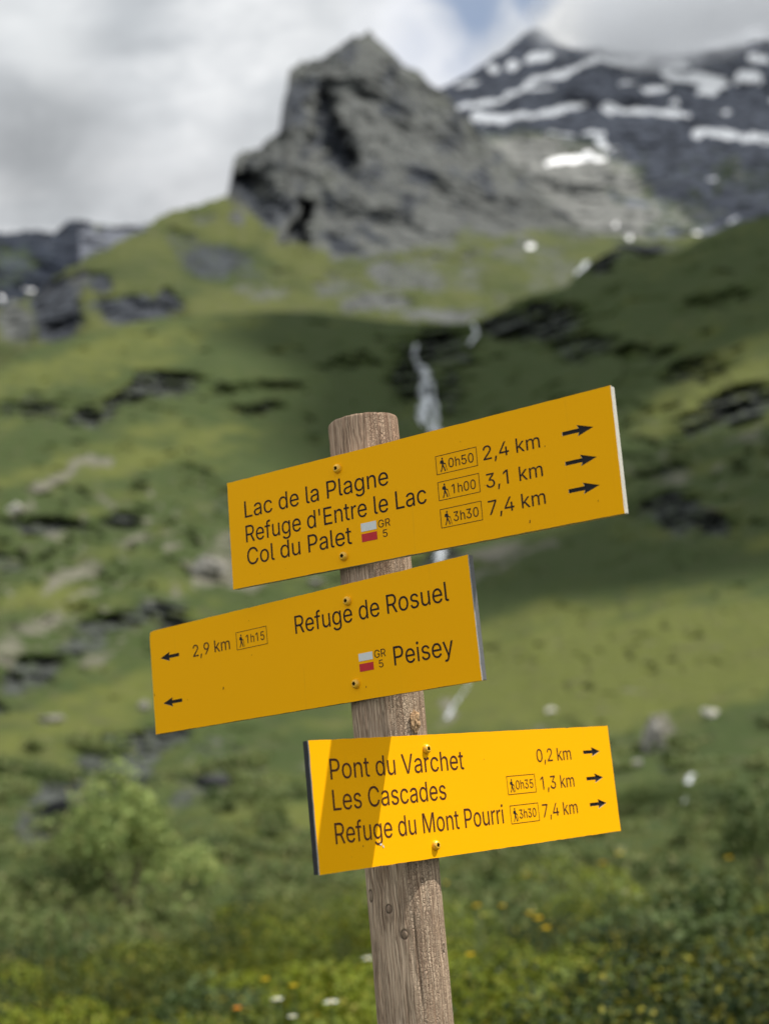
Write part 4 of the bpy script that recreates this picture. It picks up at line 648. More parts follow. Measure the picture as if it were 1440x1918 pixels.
direction_sign((0.026939, 1.701387, 0.369175), *ax, 0.59683, 0.14909, m_pale, m_core1, m_ink,
    'topmost yellow sign on the post, rising right, three walking times and a white red mark',
    [("Lac de la Plagne", -268.8, -23, 20.1, 23.1), ("Refuge d'Entre le Lac", -269.1, 33, -14, 23.3), ("Col du Palet", -269, -88, -45.4, 23.3),
     ("2,4 km", 120.6, 199.7, 22.1, 17.4), ("3,1 km", 121, 199.7, -12.4, 17.4), ("7,4 km", 120.9, 199.7, -45.4, 17.4)],
    [(51.2, 17.6, 111.8, 41.4, '0h50', 69.8, 106.6, 23.4), (51.2, -15.1, 112, 8.5, '1h00', 71.4, 106.2, -9.6), (51.2, -49.4, 111.8, -25.7, '3h30', 70.3, 106.6, -43.8)],
    [(-71.7, -47.2, -33.0, -22.3, -46.3, -36.0, -44.3)],
    [(0.2302, 0.2715, 0.0314), (0.2302, 0.2717, -0.0040), (0.2308, 0.2713, -0.0368)],
    [(-102.5, 56.4), (-102.7, -59.4)], [(267.3, -54.5, 1.1), (176, -62.6, 1.6), (119, -8, .7), (206, 22, .8), (90, 52, .5)], None)
ax = sign_axes(-40.815, 0.095)
def chip2(o):
    return [(max(x, -0.2975) if y > 0.068 else x, min(y, 0.0735) if x < -0.2965 else y) for x, y in o]
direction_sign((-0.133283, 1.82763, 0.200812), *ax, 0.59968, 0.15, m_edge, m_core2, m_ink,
    'middle yellow sign on the post, with two black arrows pointing left',
    [("2,9 km", -206, -128.1, 24.2, 16.6), ("Refuge de Rosuel", 1.2, 264.4, 25.4, 23.8), ("Peisey", 167.9, 262.9, -39.6, 23.6)],
    [(-114.4, 20.5, -53.2, 45.0, '1h15', -94.7, -58.4, 27.0)],
    [(109.4, 133.2, -26.4, -16.8, -39.5, -29.8, 136.1)],
    [(-0.2367, -0.2785, 0.0325), (-0.2367, -0.2785, -0.0328)],
    [(99.9, 52.9), (100.9, -53.4)], [(-148, -27.2, 2.0), (117.3, -59.6, 1.5), (-86, 57, .6), (-86, 10, .6), (-225, -34, .6), (-297, -18, 1.3)], chip2)
ax = sign_axes(47.632, -0.051)
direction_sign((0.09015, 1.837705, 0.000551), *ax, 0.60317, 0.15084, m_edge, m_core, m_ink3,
    'bottom yellow sign in sunlight with a diagonal shadow, three small black arrows pointing right',
    [("Pont du Varchet", -271.2, -31.3, 29.3, 23.9), ("Les Cascades", -271.2, -71.5, -6.2, 23.9), ("Refuge du Mont Pourri", -272, 37.7, -44, 23.9),
     ("0,2 km", 123.4, 202.6, 31, 17.4), ("1,3 km", 125.4, 202.4, -6.3, 17.4), ("7,4 km", 122.2, 202.5, -43, 17.4)],
    [(52.5, -8.7, 113.9, 15.8, '0h35', 70.5, 108.6, -2.5), (52.5, -46.6, 114, -22.6, '3h30', 71.1, 107.9, -40.7)],
    [], [(0.2330, 0.2742, 0.0396), (0.2330, 0.2742, 0.0024), (0.2332, 0.2746, -0.0338)],
    [(-100.9, 57.6), (-101.6, -60.2)], [(-228, -50, 1.0), (-120, 12, .5), (-200, 20, .5), (10, 40, .5)], None)

# ------------------------------------------------------------------ the round wooden post
PR = 0.047
def post_axis(z): return -0.0205 + 0.0091*(z-0.1), 1.8028
def post_uv(px, py):             # spot of the post seen at a photo position -> (distance round it, height)
    d = ray(px, py); d = d/math.hypot(d[0], d[1])
    b = d[0]*post_axis(0)[0] + d[1]*1.8028; D = b - 0.03
    z = D*d[2]; cx, cy = post_axis(z)
    off = d[1]*cx - d[0]*cy
    th = math.asin(max(-1, min(1, -off/PR)))
    return th*PR, z
KN = [(post_uv(729.9, 1701), .0044), (post_uv(758.3, 1748), .0050), (post_uv(831, 1777.9), .0040), (post_uv(695, 1679), .0060), (post_uv(789.9, 1647.8), .0026)]
m_wood, t = material('weathered_post_wood')
uv = t.new('ShaderNodeUVMap', uv_map='UVMap').outputs[0]
# grain flows round the knots
kd = None; push = None
for (u, v), r in KN:
    dl = t.vmath('SUBTRACT', uv, (u, v, 0)); ds = t.vmath('LENGTH', t.vmath('MULTIPLY', dl, (1, 0.8, 1)))
    e = t.math('DIVIDE', ds, r)
    kd = e if kd is None else t.math('MINIMUM', kd, e)
    g = t.math('MULTIPLY', t.math('EXPONENT', t.math('MULTIPLY', t.math('MULTIPLY', e, e), -0.22)), -0.45)
    pv = t.vmath('MULTIPLY', dl, (1, 0, 0)); sc = t.new('ShaderNodeVectorMath', operation='SCALE'); t.l.new(pv, sc.inputs[0]); t.l.new(g, sc.inputs['Scale'])
    push = sc.outputs[0] if push is None else t.vmath('ADD', push, sc.outputs[0])
uw = t.vmath('ADD', uv, push)
wv = t.new('ShaderNodeTexNoise'); t.l.new(t.scale(uw, (45, 14, 1)), wv.inputs['Vector']); wv.inputs['Scale'].default_value = 1; wv.inputs['Detail'].default_value = 4
uw = t.vmath('ADD', uw, t.vmath('MULTIPLY', t.vmath('SUBTRACT', wv.outputs['Color'], (.5, .5, .5)), (0.006, 0.010, 0)))
fib = t.noise(t.scale(uw, (420, 13, 1)), 1, 8, 0.62)
fib2 = t.noise(t.scale(uw, (170, 9, 1)), 1, 5, 0.6)
big = t.noise(t.scale(uw, (28, 8, 1), (3, 2, 0)), 1, 4, 0.6)
def cells(s, loc):
    vo = t.new('ShaderNodeTexVoronoi', feature='DISTANCE_TO_EDGE'); vo.inputs['Scale'].default_value = 1
    t.l.new(t.scale(uw, s, loc), vo.inputs['Vector']); return vo.outputs['Distance']
def lines(s, loc, w, det=3):     # thin dark lines where a stretched noise crosses its middle
    nz = t.noise(t.scale(uw, s, loc), 1, det, 0.55)
    return t.smooth(t.math('ABSOLUTE', t.math('SUBTRACT', nz, 0.5)), 0.0, w, 1, 0)
chk = t.math('MAXIMUM', t.smooth(cells((270, 190, 1), (0, 0, 0)), 0.0, 0.13, 1, 0), t.math('MULTIPLY', lines((60, 330, 1), (2, 7, 0), 0.035), 0.7))
lng = t.math('MAXIMUM', t.math('MULTIPLY', lines((230, 7, 1), (5, 1, 0), 0.030, 4), 0.9), t.math('MULTIPLY', lines((420, 12, 1), (1, 4, 0), 0.04, 4), 0.6))
su = t.new('ShaderNodeSeparateXYZ'); t.l.new(uv, su.inputs[0])
chk_area = t.math('MULTIPLY', t.smooth(t.math('ADD', su.outputs[0], t.math('MULTIPLY', t.math('SUBTRACT', big, 0.5), 0.06)), -0.010, 0.010), t.smooth(fib2, 0.30, 0.55))
cr = t.math('MAXIMUM', t.math('MULTIPLY', chk, t.math('MULTIPLY', chk_area, 1.0)), t.math('MULTIPLY', lng, t.smooth(big, 0.30, 0.56)))
c = t.mix(t.smooth(fib, 0.34, 0.66), (0.36, 0.245, 0.165), (0.72, 0.555, 0.40))
c = t.mix(t.math('MULTIPLY', t.smooth(big, 0.48, 0.68), 0.55), c, (0.44, 0.28, 0.18))
c = t.mix(t.math('MULTIPLY', t.smooth(fib2, 0.55, 0.75), 0.5), c, (0.70, 0.62, 0.52))
topw = t.math('MULTIPLY', t.smooth(su.outputs[1], 0.20, 0.45), 0.35)
c = t.mix(topw, c, (0.38, 0.21, 0.14))
c = t.mix(t.math('MULTIPLY', t.smooth(t.math('ADD', su.outputs[0], t.math('MULTIPLY', big, 0.02)), 0.012, -0.02), 0.35), c, (0.30, 0.22, 0.16))  # left side, away from the sun, darkened in the wood colour
c = t.mix(t.math('MULTIPLY', cr, 0.68), c, (0.075, 0.045, 0.030))
ringk = t.math('MULTIPLY', t.smooth(t.math('ABSOLUTE', t.math('SUBTRACT', kd, t.math('ADD', 0.65, t.math('MULTIPLY', fib2, 0.5)))), 0.03, 0.30, 1, 0), 1.0)
c = t.mix(t.math('MULTIPLY', t.smooth(kd, 0.6, 1.1, 1, 0), t.math('ADD', 0.15, t.math('MULTIPLY', fib2, 0.5))), c, (0.12, 0.08, 0.06))
c = t.mix(t.math('MULTIPLY', ringk, t.smooth(fib, 0.30, 0.62, 0.15, 0.85)), c, (0.05, 0.035, 0.028))
t.put(t.b.inputs['Base Color'], c); t.b.inputs['Roughness'].default_value = 0.88; t.b.inputs['Specular IOR Level'].default_value = 0.12
hgt = t.math('SUBTRACT', t.math('ADD', t.math('MULTIPLY', fib, 0.6), t.math('MULTIPLY', fib2, 0.5)), t.math('ADD', t.math('MULTIPLY', cr, 0.8), t.math('MULTIPLY', ringk, 0.6)))
t.put(t.b.inputs['Normal'], t.bump(hgt, 0.9, 0.0016))
m_end, t = material('sawn_end_grain')
co = t.new('ShaderNodeTexCoord').outputs['Object']
wv = t.new('ShaderNodeTexWave', wave_type='RINGS', rings_direction='Z'); t.l.new(co, wv.inputs[0]); wv.inputs['Scale'].default_value = 60; wv.inputs['Distortion'].default_value = 2
t.put(t.b.inputs['Base Color'], t.mix(wv.outputs['Fac'], (0.30, 0.25, 0.19), (0.55, 0.49, 0.40))); t.b.inputs['Roughness'].default_value = 0.9

def post():
    NA, z1 = 220, 0.498
    zs = np.concatenate([np.linspace(-EYE-0.3, -0.45, 60), np.linspace(-0.449, z1, 620)])
    th = np.linspace(0, 2*math.pi, NA+1)          # seam at the back
    T, Z = np.meshgrid(th, zs)
    S = np.stack([np.cos(T)*PR, np.sin(T)*PR, Z], -1)
    r = PR*(1 + 0.016*fbm(S*np.array([14, 14, 3.0]), 3)) + 0.0009*fbm(S*np.array([90, 90, 9]), 4) + 0.0004*fbm(S*np.array([320, 320, 24]), 3)
    # drying cracks running along the grain
    U = (T-math.pi)*PR
    for (u0, za, zb, wd_, dp) in ((-0.006, -0.30, -0.02, .0007, .003), (0.010, -0.26, -0.08, .0006, .002), (0.0, 0.40, 0.505, .0007, .0025), (0.022, 0.38, 0.505, .0006, .002), (-0.03, -0.3, 0.1, .0007, .0025), (-0.018, 0.06, 0.14, .0006, .002)):
        m = np.exp(-((U-u0-0.003*fbm(np.stack([Z*9, Z*0+u0*50, Z*0], -1), 3))/wd_)**2)*sstep(Z, za, za+.03)*(1-sstep(Z, zb, zb+.03)); r = r - dp*m
    for (u, v), rk in KN:
        dd = np.hypot(U-u, Z-v)/rk
        r = r + 0.0004*np.exp(-(dd/2.0)**2) - 0.0005*np.exp(-((dd-1.0)/0.3)**2)
    top = z1 - 0.0015*np.cos(T-1.0) + 0.0012*fbm(np.stack([np.cos(T)*3, np.sin(T)*3, T*0], -1), 4)
    edge = np.clip((Z-(z1-0.0025))/0.0025, 0, 1); r = r - 0.0010*edge**2
    Zt = np.where(Z > z1-0.03, z1-0.03 + (Z-z1+0.03)*(top-z1+0.03)/0.03, Z)
    cx = -0.0205 + 0.0091*(Zt-0.1)
    # angle measured so that the middle of the range faces the viewer
    V = np.stack([cx + r*-np.sin(T), 1.8028 + r*np.cos(T), Zt + EYE], -1)
    n = NA+1; rows = len(zs)
    i = (np.arange(rows-1)[:, None]*n + np.arange(NA)[None]).ravel()
    F = np.stack([i, i+1, i+n+1, i+n], 1)
    me = mesh_np('wooden_post', V.reshape(-1, 3), F, [m_wood], True)
    uvl = me.uv_layers.new(name='UVMap')
    fu = np.stack([U.ravel(), Z.ravel()], 1)[F.ravel()]
    uvl.data.foreach_set('uv', np.ascontiguousarray(fu, dtype=np.float32).ravel())
    o = link('wooden_post', me)
    tag(o, 'round weathered grey brown wooden post carrying three yellow signs', 'post')
    # sawn end
    ringv = V[-1, :-1]; c = ringv.mean(0); vs = [c + np.array([0, 0, 0.0])]; fs = []
    for k in (0.35, 0.7, 1.0):
        vs += list(c + (ringv-c)*k + (np.array([0, 0, 1.0])*0.0012*fbm(np.concatenate([ringv[:, :2]*60*k, ringv[:, :1]*0], 1), 3)[:, None] if k < 1 else 0))
    vs = np.array(vs); bm = bmesh.new(); bv = [bm.verts.new(v - np.array([*c[:2], 0])) for v in vs]
    for j in range(NA): bm.faces.new((bv[0], bv[1+j], bv[1+(j+1) % NA]))
    for q in range(2):
        for j in range(NA):
            a, b = 1+q*NA, 1+(q+1)*NA
            bm.faces.new((bv[a+j], bv[b+j], bv[b+(j+1) % NA], bv[a+(j+1) % NA]))
    bmesh.ops.recalc_face_normals(bm, faces=bm.faces)
    me = bpy.data.meshes.new('sawn_end'); bm.to_mesh(me); bm.free(); me.materials.append(m_end)
    link('sawn_end', me, o, (c[0], c[1], 0))
    # broken stub of a branch
    (u, v) = post_uv(776, 1352); a = u/PR; bx, by = post_axis(v)
    bm = bmesh.new(); bmesh.ops.create_icosphere(bm, subdivisions=4, radius=1)
    for w in bm.verts:
        p = np.array(w.co); k = 1 + 0.55*float(fbm(p[None]*1.6+3, 4)[0]) + 0.22*float(fbm(p[None]*np.array([7, 7, 2.]), 3)[0])
        w.co = Vector((p[0]*0.0085*k, p[1]*0.0065*k, p[2]*0.0150*k))
    me = bpy.data.meshes.new('branch_stub'); bm.to_mesh(me); bm.free(); me.materials.append(m_stub)
    s = link('branch_stub', me, o, (bx + (PR-0.001)*math.sin(a), by - (PR-0.001)*math.cos(a), v + EYE)); s.rotation_euler = (0, 0.1, a)
    s['label'] = 'pale broken branch stub on the post'
    return o
m_stub, t = material('fresh_split_wood')
co = t.new('ShaderNodeTexCoord').outputs['Object']
n = t.noise(t.scale(co, (500, 500, 60)), 1, 5, 0.6); n2 = t.noise(co, 130, 3)
c = t.mix(t.smooth(n, 0.35, 0.65), (0.26, 0.15, 0.075), (0.52, 0.34, 0.18))
t.put(t.b.inputs['Base Color'], t.mix(t.smooth(n2, 0.55, 0.7), c, (0.05, 0.03, 0.02))); t.b.inputs['Roughness'].default_value = 0.9
t.put(t.b.inputs['Normal'], t.bump(n, 0.8, 0.001))
post()
# ------------------------------------------------------------------ falling water
def water_mat():
    m, t = material('white_water'); co = t.new('ShaderNodeTexCoord').outputs['Object']
    n = t.noise(t.scale(co, (1, 1, .25)), 0.5, 6, 0.7)
    t.put(t.b.inputs['Base Color'], t.mix(t.smooth(n, 0.35, 0.65), (0.30, 0.33, 0.36), (0.82, 0.85, 0.88))); t.b.inputs['Roughness'].default_value = 0.35
    return m
m_water = water_mat()
def water(name, info, strands, lift=0.985):
    V, F = [], []; rnd = random.Random(len(strands))
    for pts, w in strands:
        P = np.array(pts, float); L = np.concatenate([[0], np.cumsum(np.hypot(*np.diff(P, axis=0).T))]); n = max(6, int(L[-1]/5))
        base = len(V); wj, xj = .9, 0.
        for i in range(n+1):
            s = L[-1]*i/n; x, y = np.interp(s, L, P[:, 0]), np.interp(s, L, P[:, 1]); wj = .7*wj + .3*rnd.uniform(.2, 1.5); xj = .75*xj + .25*rnd.uniform(-1.6, 1.6); ww = w*wj*.8; x += xj*w
            for k, (f, l) in enumerate(((-1, 1.0), (-.4, lift), (.3, lift*0.997), (1, 1.0))):
                g = ground_point(info, x+f*ww, y); V.append((g.x*l, g.y*l, (g.z-EYE)*l+EYE))
        for i in range(n):
            for k in range(3): a = base+i*4+k; F.append((a, a+1, a+5, a+4))
    tag(link(name, mesh_np(name, np.array(V), np.array(F), [m_water])), kind='structure')
water('waterfall', info0, [([(780, 645), (776, 668), (786, 692)], 5), ([(786, 684), (796, 700), (800, 722)], 9), ([(798, 700), (794, 728), (803, 752), (800, 768)], 11), ([(806, 715), (812, 745), (818, 772)], 6), ([(788, 758), (796, 782), (818, 803), (828, 835)], 10), ([(806, 768), (812, 785), (804, 812)], 7), ([(782, 775), (790, 795)], 5),
    ([(820, 830), (826, 900), (832, 960), (824, 1035), (818, 1060)], 8), ([(887, 606), (890, 625), (882, 645)], 6), ([(834, 1030), (828, 1050)], 14)])
water('waterfall', info1, [([(1098, 490), (1090, 508), (1078, 530)], 8), ([(1088, 505), (1074, 535)], 7)], 0.985)
water('stream', info0, [([(1300, 1450), (1288, 1466), (1292, 1478)], 9), ([(1284, 1480), (1278, 1503)], 8), ([(1304, 1474), (1330, 1482)], 4), ([(1262, 1512), (1250, 1522)], 4)], 0.99)
water('stream', info0, [([(850, 1318), (838, 1345)], 5), ([(818, 1062), (838, 1130), (866, 1200), (880, 1245), (872, 1290), (856, 1316)], 4)], 0.99)

# ------------------------------------------------------------------ boulders on the slopes
m_rock, t = material('lichen_boulder')
co = t.new('ShaderNodeTexCoord').outputs['Object']; n = t.noise(co, 2.2, 8, 0.65); n2 = t.noise(co, 9, 5, 0.6)
c = t.mix(t.smooth(n, 0.35, 0.65), (0.13, 0.125, 0.11), (0.30, 0.285, 0.25)); t.put(t.b.inputs['Base Color'], t.mix(t.smooth(n2, 0.55, 0.7), c, (0.07, 0.07, 0.06)))
t.b.inputs['Roughness'].default_value = 0.95; t.put(t.b.inputs['Normal'], t.bump(n, 0.7, 0.08))
m_rock3 = simple('white_boulder', (0.50, 0.48, 0.42), 0.95, 0.3, 2)
m_rock2 = simple('dark_boulder', (0.035, 0.037, 0.038), 0.95, 0.5, 2)
for i, (px, py, w, h, mt, lab) in enumerate([
    (1331, 1334, 17, 14, 0, 'small white boulder on the grass above the right end of the bottom sign'), (1226, 1378, 26, 42, 0, 'tall pale grey boulder below the right grassy slope'), (30, 952, 18, 11, 0, 'pale boulder at the foot of the dirt path at far left'),
    (92, 1345, 26, 10, 0, 'flat pale boulder on grass left of the middle sign'), (392, 1062, 40, 28, 0, 'largest pale grey boulder beside the lower left corner of the top sign'), (452, 1012, 22, 16, 0, 'pale boulder half hidden behind the top sign'),
    (590, 1090, 22, 14, 0, 'pale boulder seen in the gap between top and middle signs'), (268, 1322, 14, 12, 0, 'white stone touching the left end of the middle sign'),
    (1030, 1330, 14, 8, 0, 'small pale stone above the bottom sign'), (1190, 1430, 16, 12, 0, 'grey stone close to the right end of the bottom sign'), (130, 1520, 80, 36, 1, 'big dark boulder behind the leafy bush'), (400, 1460, 34, 22, 1, 'dark grey boulder left of the bottom sign')]):
    g = ground_point(info0, px, py + h*0.7); dist = math.hypot(g.x, g.y); s = dist/FPX
    bm = bmesh.new(); bmesh.ops.create_icosphere(bm, subdivisions=4, radius=1)
    P = np.array([v.co for v in bm.verts]); k = 1 + 0.5*fbm(P*1.1+i*7.7, 5, .55) - 0.15*np.abs(fbm(P*3+i, 3, .5, True))
    rb = np.random.RandomState(i+40)
    for _ in range(9):             # broken flat faces
        nv = rb.normal(size=3); nv /= np.linalg.norm(nv); dd = P @ nv; lim = rb.uniform(.55, .8); P = P - nv[None]*np.maximum(dd-lim, 0)[:, None]
    for v, p, kk in zip(bm.verts, P, k): v.co = Vector((p[0]*w*s*kk, p[1]*w*s*kk*.9, p[2]*h*s*kk))
    for f in bm.faces: f.smooth = True
    if i in (0, 2, 8): mt = 2
    me = bpy.data.meshes.new('boulder'); bm.to_mesh(me); bm.free(); me.materials.append((m_rock, m_rock2, m_rock3)[mt])
    o = link('boulder', me, None, (g.x, g.y, g.z + h*s*0.45)); o.rotation_euler = (0, 0, i*1.3)
    tag(o, lab, 'boulder', 'boulders on the hillside')

# ------------------------------------------------------------------ plants
def leaf_mat(name, a, b, c2):
    m, t = material(name)
    at = t.attr('tint'); s = t.new('ShaderNodeSeparateColor'); t.l.new(at.outputs['Color'], s.inputs[0])
    c = t.mix(s.outputs[0], a, b); c = t.mix(t.smooth(s.outputs[1], 0.75, 1.0), c, c2)
    t.put(t.b.inputs['Base Color'], c); t.b.inputs['Roughness'].default_value = 0.6; t.b.inputs['Specular IOR Level'].default_value = 0.25
    tr = t.new('ShaderNodeBsdfTranslucent'); t.put(tr.inputs[0], c); mx = t.new('ShaderNodeMixShader'); mx.inputs[0].default_value = 0.18
    t.l.new(t.b.outputs[0], mx.inputs[1]); t.l.new(tr.outputs[0], mx.inputs[2]); t.l.new(mx.outputs[0], t.out.inputs[0])
    return m
m_shrub = leaf_mat('dwarf_shrub_leaves', (0.010, 0.026, 0.004), (0.165, 0.205, 0.008), (0.22, 0.20, 0.015))
m_bush = leaf_mat('pale_bush_leaves', (0.15, 0.21, 0.06), (0.28, 0.35, 0.10), (0.34, 0.34, 0.11))
m_bush2 = leaf_mat('dark_bush_leaves', (0.035, 0.065, 0.018), (0.10, 0.14, 0.035), (0.15, 0.16, 0.05))
m_grass = leaf_mat('meadow_grass_blades', (0.10, 0.14, 0.04), (0.24, 0.25, 0.075), (0.34, 0.29, 0.14))
m_weed = leaf_mat('grey_green_weeds', (0.045, 0.078, 0.018), (0.155, 0.195, 0.058), (0.24, 0.23, 0.10))
m_stem = simple('brown_bark', (0.10, 0.075, 0.05), 0.9, 0.3, 60)
RS = np.random.RandomState(11)
def leaves(C, D, size, aspect=0.5, tint=None, loose=.7):
    """one folded diamond leaf at every point C with outward direction D"""
    n = len(C); up = D + RS.normal(0, loose, (n, 3)); up /= np.linalg.norm(up, axis=1)[:, None]
    a = np.cross(up, RS.normal(size=(n, 3))); a /= np.linalg.norm(a, axis=1)[:, None]; b = np.cross(up, a)
    s = (size*RS.uniform(.6, 1.3, n))[:, None]
    V = np.stack([C - a*s*.5, C + b*s*aspect*.5 - up*s*.08, C + a*s*.5, C - b*s*aspect*.5 - up*s*.08], 1).reshape(-1, 3)
    F = np.arange(4*n).reshape(n, 4)
    t_ = np.zeros((n, 4)); t_[:, 0] = RS.uniform(0, 1, n) if tint is None else np.clip(tint + RS.uniform(-.12, .12, n), 0, 1); t_[:, 1] = RS.uniform(0, 1, n); t_[:, 3] = 1
    return V, F, np.repeat(t_, 4, 0)
def crown_points(n, rx, rz, seed, lumps=9, shell=False):
    """points gathered in clumps through a crown"""
    c = RS.normal(size=(lumps, 3)); c /= np.linalg.norm(c, axis=1)[:, None]; c *= RS.uniform(.35, .8, (lumps, 1)); c[:, 2] = np.abs(c[:, 2])*1.1 - .25
    k = RS.randint(0, lumps, n); d = RS.normal(size=(n, 3)); d /= np.linalg.norm(d, axis=1)[:, None]
    rr = RS.uniform(.55, 1.0, (n, 1))**0.6 * RS.uniform(.26, .46, (lumps, 1))[k]
    if shell: d[:, 2] = np.where(d[:, 2] < -.3, -d[:, 2], d[:, 2]); rr = RS.uniform(.86, 1.0, (n, 1)) * RS.uniform(.30, .52, (lumps, 1))[k]
    p = c[k] + d*rr; out = (d*1.0 if shell else p + d*.8); out[:, 2] += (.1 if shell else .5)
    out /= np.linalg.norm(out, axis=1)[:, None]
    return p*np.array([rx, rx, rz]), out, k
def ground_z(x, y):
    r = math.hypot(x, y)
    if r < 13: return 0.0
    az1, k, tb, tt, R_0 = info0; j = int(np.clip(np.searchsorted(az1, math.atan2(x, y)), 0, len(az1)-1))
    te = tb[j] + (tt[j]-tb[j])*np.interp(r, R_0[:, j], k) if R_0[0, j] < r else tb[j]
    return float(te*r + EYE) if R_0[0, j] < r else 0.0
def at(px, r):                  # ground spot r metres away under a column of the view (seen at the height of the meadow plants)
    a, _ = cyl(px, 1700); x, y = r*math.sin(a), r*math.cos(a); return x, y, ground_z(x, y)

# low evergreen shrubs: one closed carpet nobody could count
AV, AF, AT = [], [], []; nb = 0
def put(lst, V, F, T):
    lst[0].append(V); lst[1].append(F + lst[3]); lst[2].append(T); lst[3] += len(V)
shr = [[], [], [], 0]
for i in range(290):
    wide = i >= 150; a = RS.uniform(-.44, .40) if not wide else RS.choice([-1, 1])*RS.uniform(.42, 1.25); r = RS.uniform(7.5, 15.5) if i > 60 else RS.uniform(5.2, 7.8)
    x, y = r*math.sin(a), r*math.cos(a); z = ground_z(x, y)
    patch = float(fbm(np.array([[x/2.2, y/2.2, 3.]]), 3)[0])
    if patch < -0.13 and r > 7.8: continue
    rx, rz = RS.uniform(.55, 1.15), RS.uniform(.42, .72) + max(0, patch)*.6
    P, D, k = crown_points(1500 if wide else 2600, rx, rz, i, 8, True); patch_tone = float(sstep(np.array(float(fbm(np.array([[x/2.0, y/2.0, 8.]]), 3)[0]) + RS.uniform(-.12, .12) - .16*float(sstep(np.array(a), .04, .14))), -.14, .20)); tint = np.clip(-.05 + 1.0*patch_tone + RS.uniform(-.3, .3, 8)[k], 0, 1)  # shaded hollows put into the leaf tint, more of them to the right
    V, F, T = leaves(P + np.array([x, y, z + .3*rz]), D, 0.040, .6, tint, .35); put(shr, V, F, T)
SHRUB = (np.concatenate(shr[0]), np.concatenate(shr[1]), np.concatenate(shr[2]))
tag(link('dwarf_shrubs', mesh_np('dwarf_shrubs', np.concatenate(shr[0]), np.concatenate(shr[1]), [m_shrub], False, {'tint': np.concatenate(shr[2])})),
    'dense carpet of low olive green shrubs covering the foreground', 'shrubs', kind='stuff')

pal = [[], [], [], 0]          # herbs and scrub from behind the shrubs up onto the slope
for i in range(960):
    a = RS.uniform(-.46, .44) if i < 620 else RS.choice([-1, 1])*RS.uniform(.44, 1.2); r = math.exp(RS.uniform(math.log(15.5), math.log(105)))
    x, y = r*math.sin(a), r*math.cos(a); z = ground_z(x, y)
    if float(fbm(np.array([[x/4, y/4, 5.]]), 3)[0]) < -0.12: continue
    far = max(1, r/38); rx, rz = RS.uniform(.4, 1.0)*far, RS.uniform(.30, .60)*far**.8
    P, D, k = crown_points(330, rx, rz, i, 6); tint = np.clip(.5 + RS.uniform(-.45, .45) + RS.uniform(-.25, .25, 6)[k], 0, 1)
    V, F, T = leaves(P + np.array([x, y, z + .3*rz]), D, 0.05 + 0.0032*r, .5, tint); put(pal, V, F, T)
tag(link('herb_thicket', mesh_np('herb_thicket', np.concatenate(pal[0]), np.concatenate(pal[1]), [m_weed], False, {'tint': np.concatenate(pal[2])})),
    'pale green leafy herbs growing behind the low shrubs', 'herbs', kind='stuff')

def blades(name, n, rmin, rmax, hh, wd, per, mat, label, patchy, amin=-.5, amax=.5):
    a = RS.uniform(amin, amax, n); r = np.exp(RS.uniform(math.log(rmin), math.log(rmax), n))
    x, y = r*np.sin(a), r*np.cos(a); pt = fbm(np.stack([x/3, y/3, x*0+patchy], -1), 3); ok = pt > RS.uniform(-.35, .15, n); x, y, r, pt = x[ok], y[ok], r[ok], pt[ok]
    z = np.array([ground_z(u, v) for u, v in zip(x, y)])
    x, y, z, r, pt = (np.repeat(q, per) for q in (x, y, z, r, pt)); m = len(x)
    th = RS.uniform(0, 6.283, m); x = x + RS.normal(0, .10, m); y = y + RS.normal(0, .10, m)
    h = hh*RS.uniform(.5, 1.25, m); w = wd*(0.5 + r/25)*RS.uniform(.6, 1.4, m); ln = h*RS.uniform(.1, .6, m); ph = RS.uniform(0, 6.283, m)
    B = np.stack([x, y, z-.03], -1); d = np.stack([np.cos(th), np.sin(th), th*0], -1)*w[:, None]; o = np.stack([np.cos(ph)*ln, np.sin(ph)*ln, h], -1)
    mid = B + o*np.array([.4, .4, .62]); tip = B + o
    V = np.stack([B-d*.5, B+d*.5, mid+d*.4, tip, mid-d*.4], 1).reshape(-1, 3); F = np.arange(5*m).reshape(m, 5)
    T = np.zeros((m, 4)); T[:, 0] = np.clip(.5+pt+RS.uniform(-.3, .3, m), 0, 1); T[:, 1] = RS.uniform(0, 1, m); T[:, 3] = 1
    tag(link(name, mesh_np(name, V, F, [mat], False, {'tint': np.repeat(T, 5, 0)})), label, name.split('_')[-1], kind='stuff')
blades('meadow_grass', 12000, 12, 62, 0.26, 0.012, 5, m_grass, 'long green and straw coloured grass growing across the meadow', 1.0)
blades('tall_weeds', 900, 15, 34, 0.6, 0.012, 5, m_weed, 'tall grey green weeds standing behind the low shrubs', 5.0)

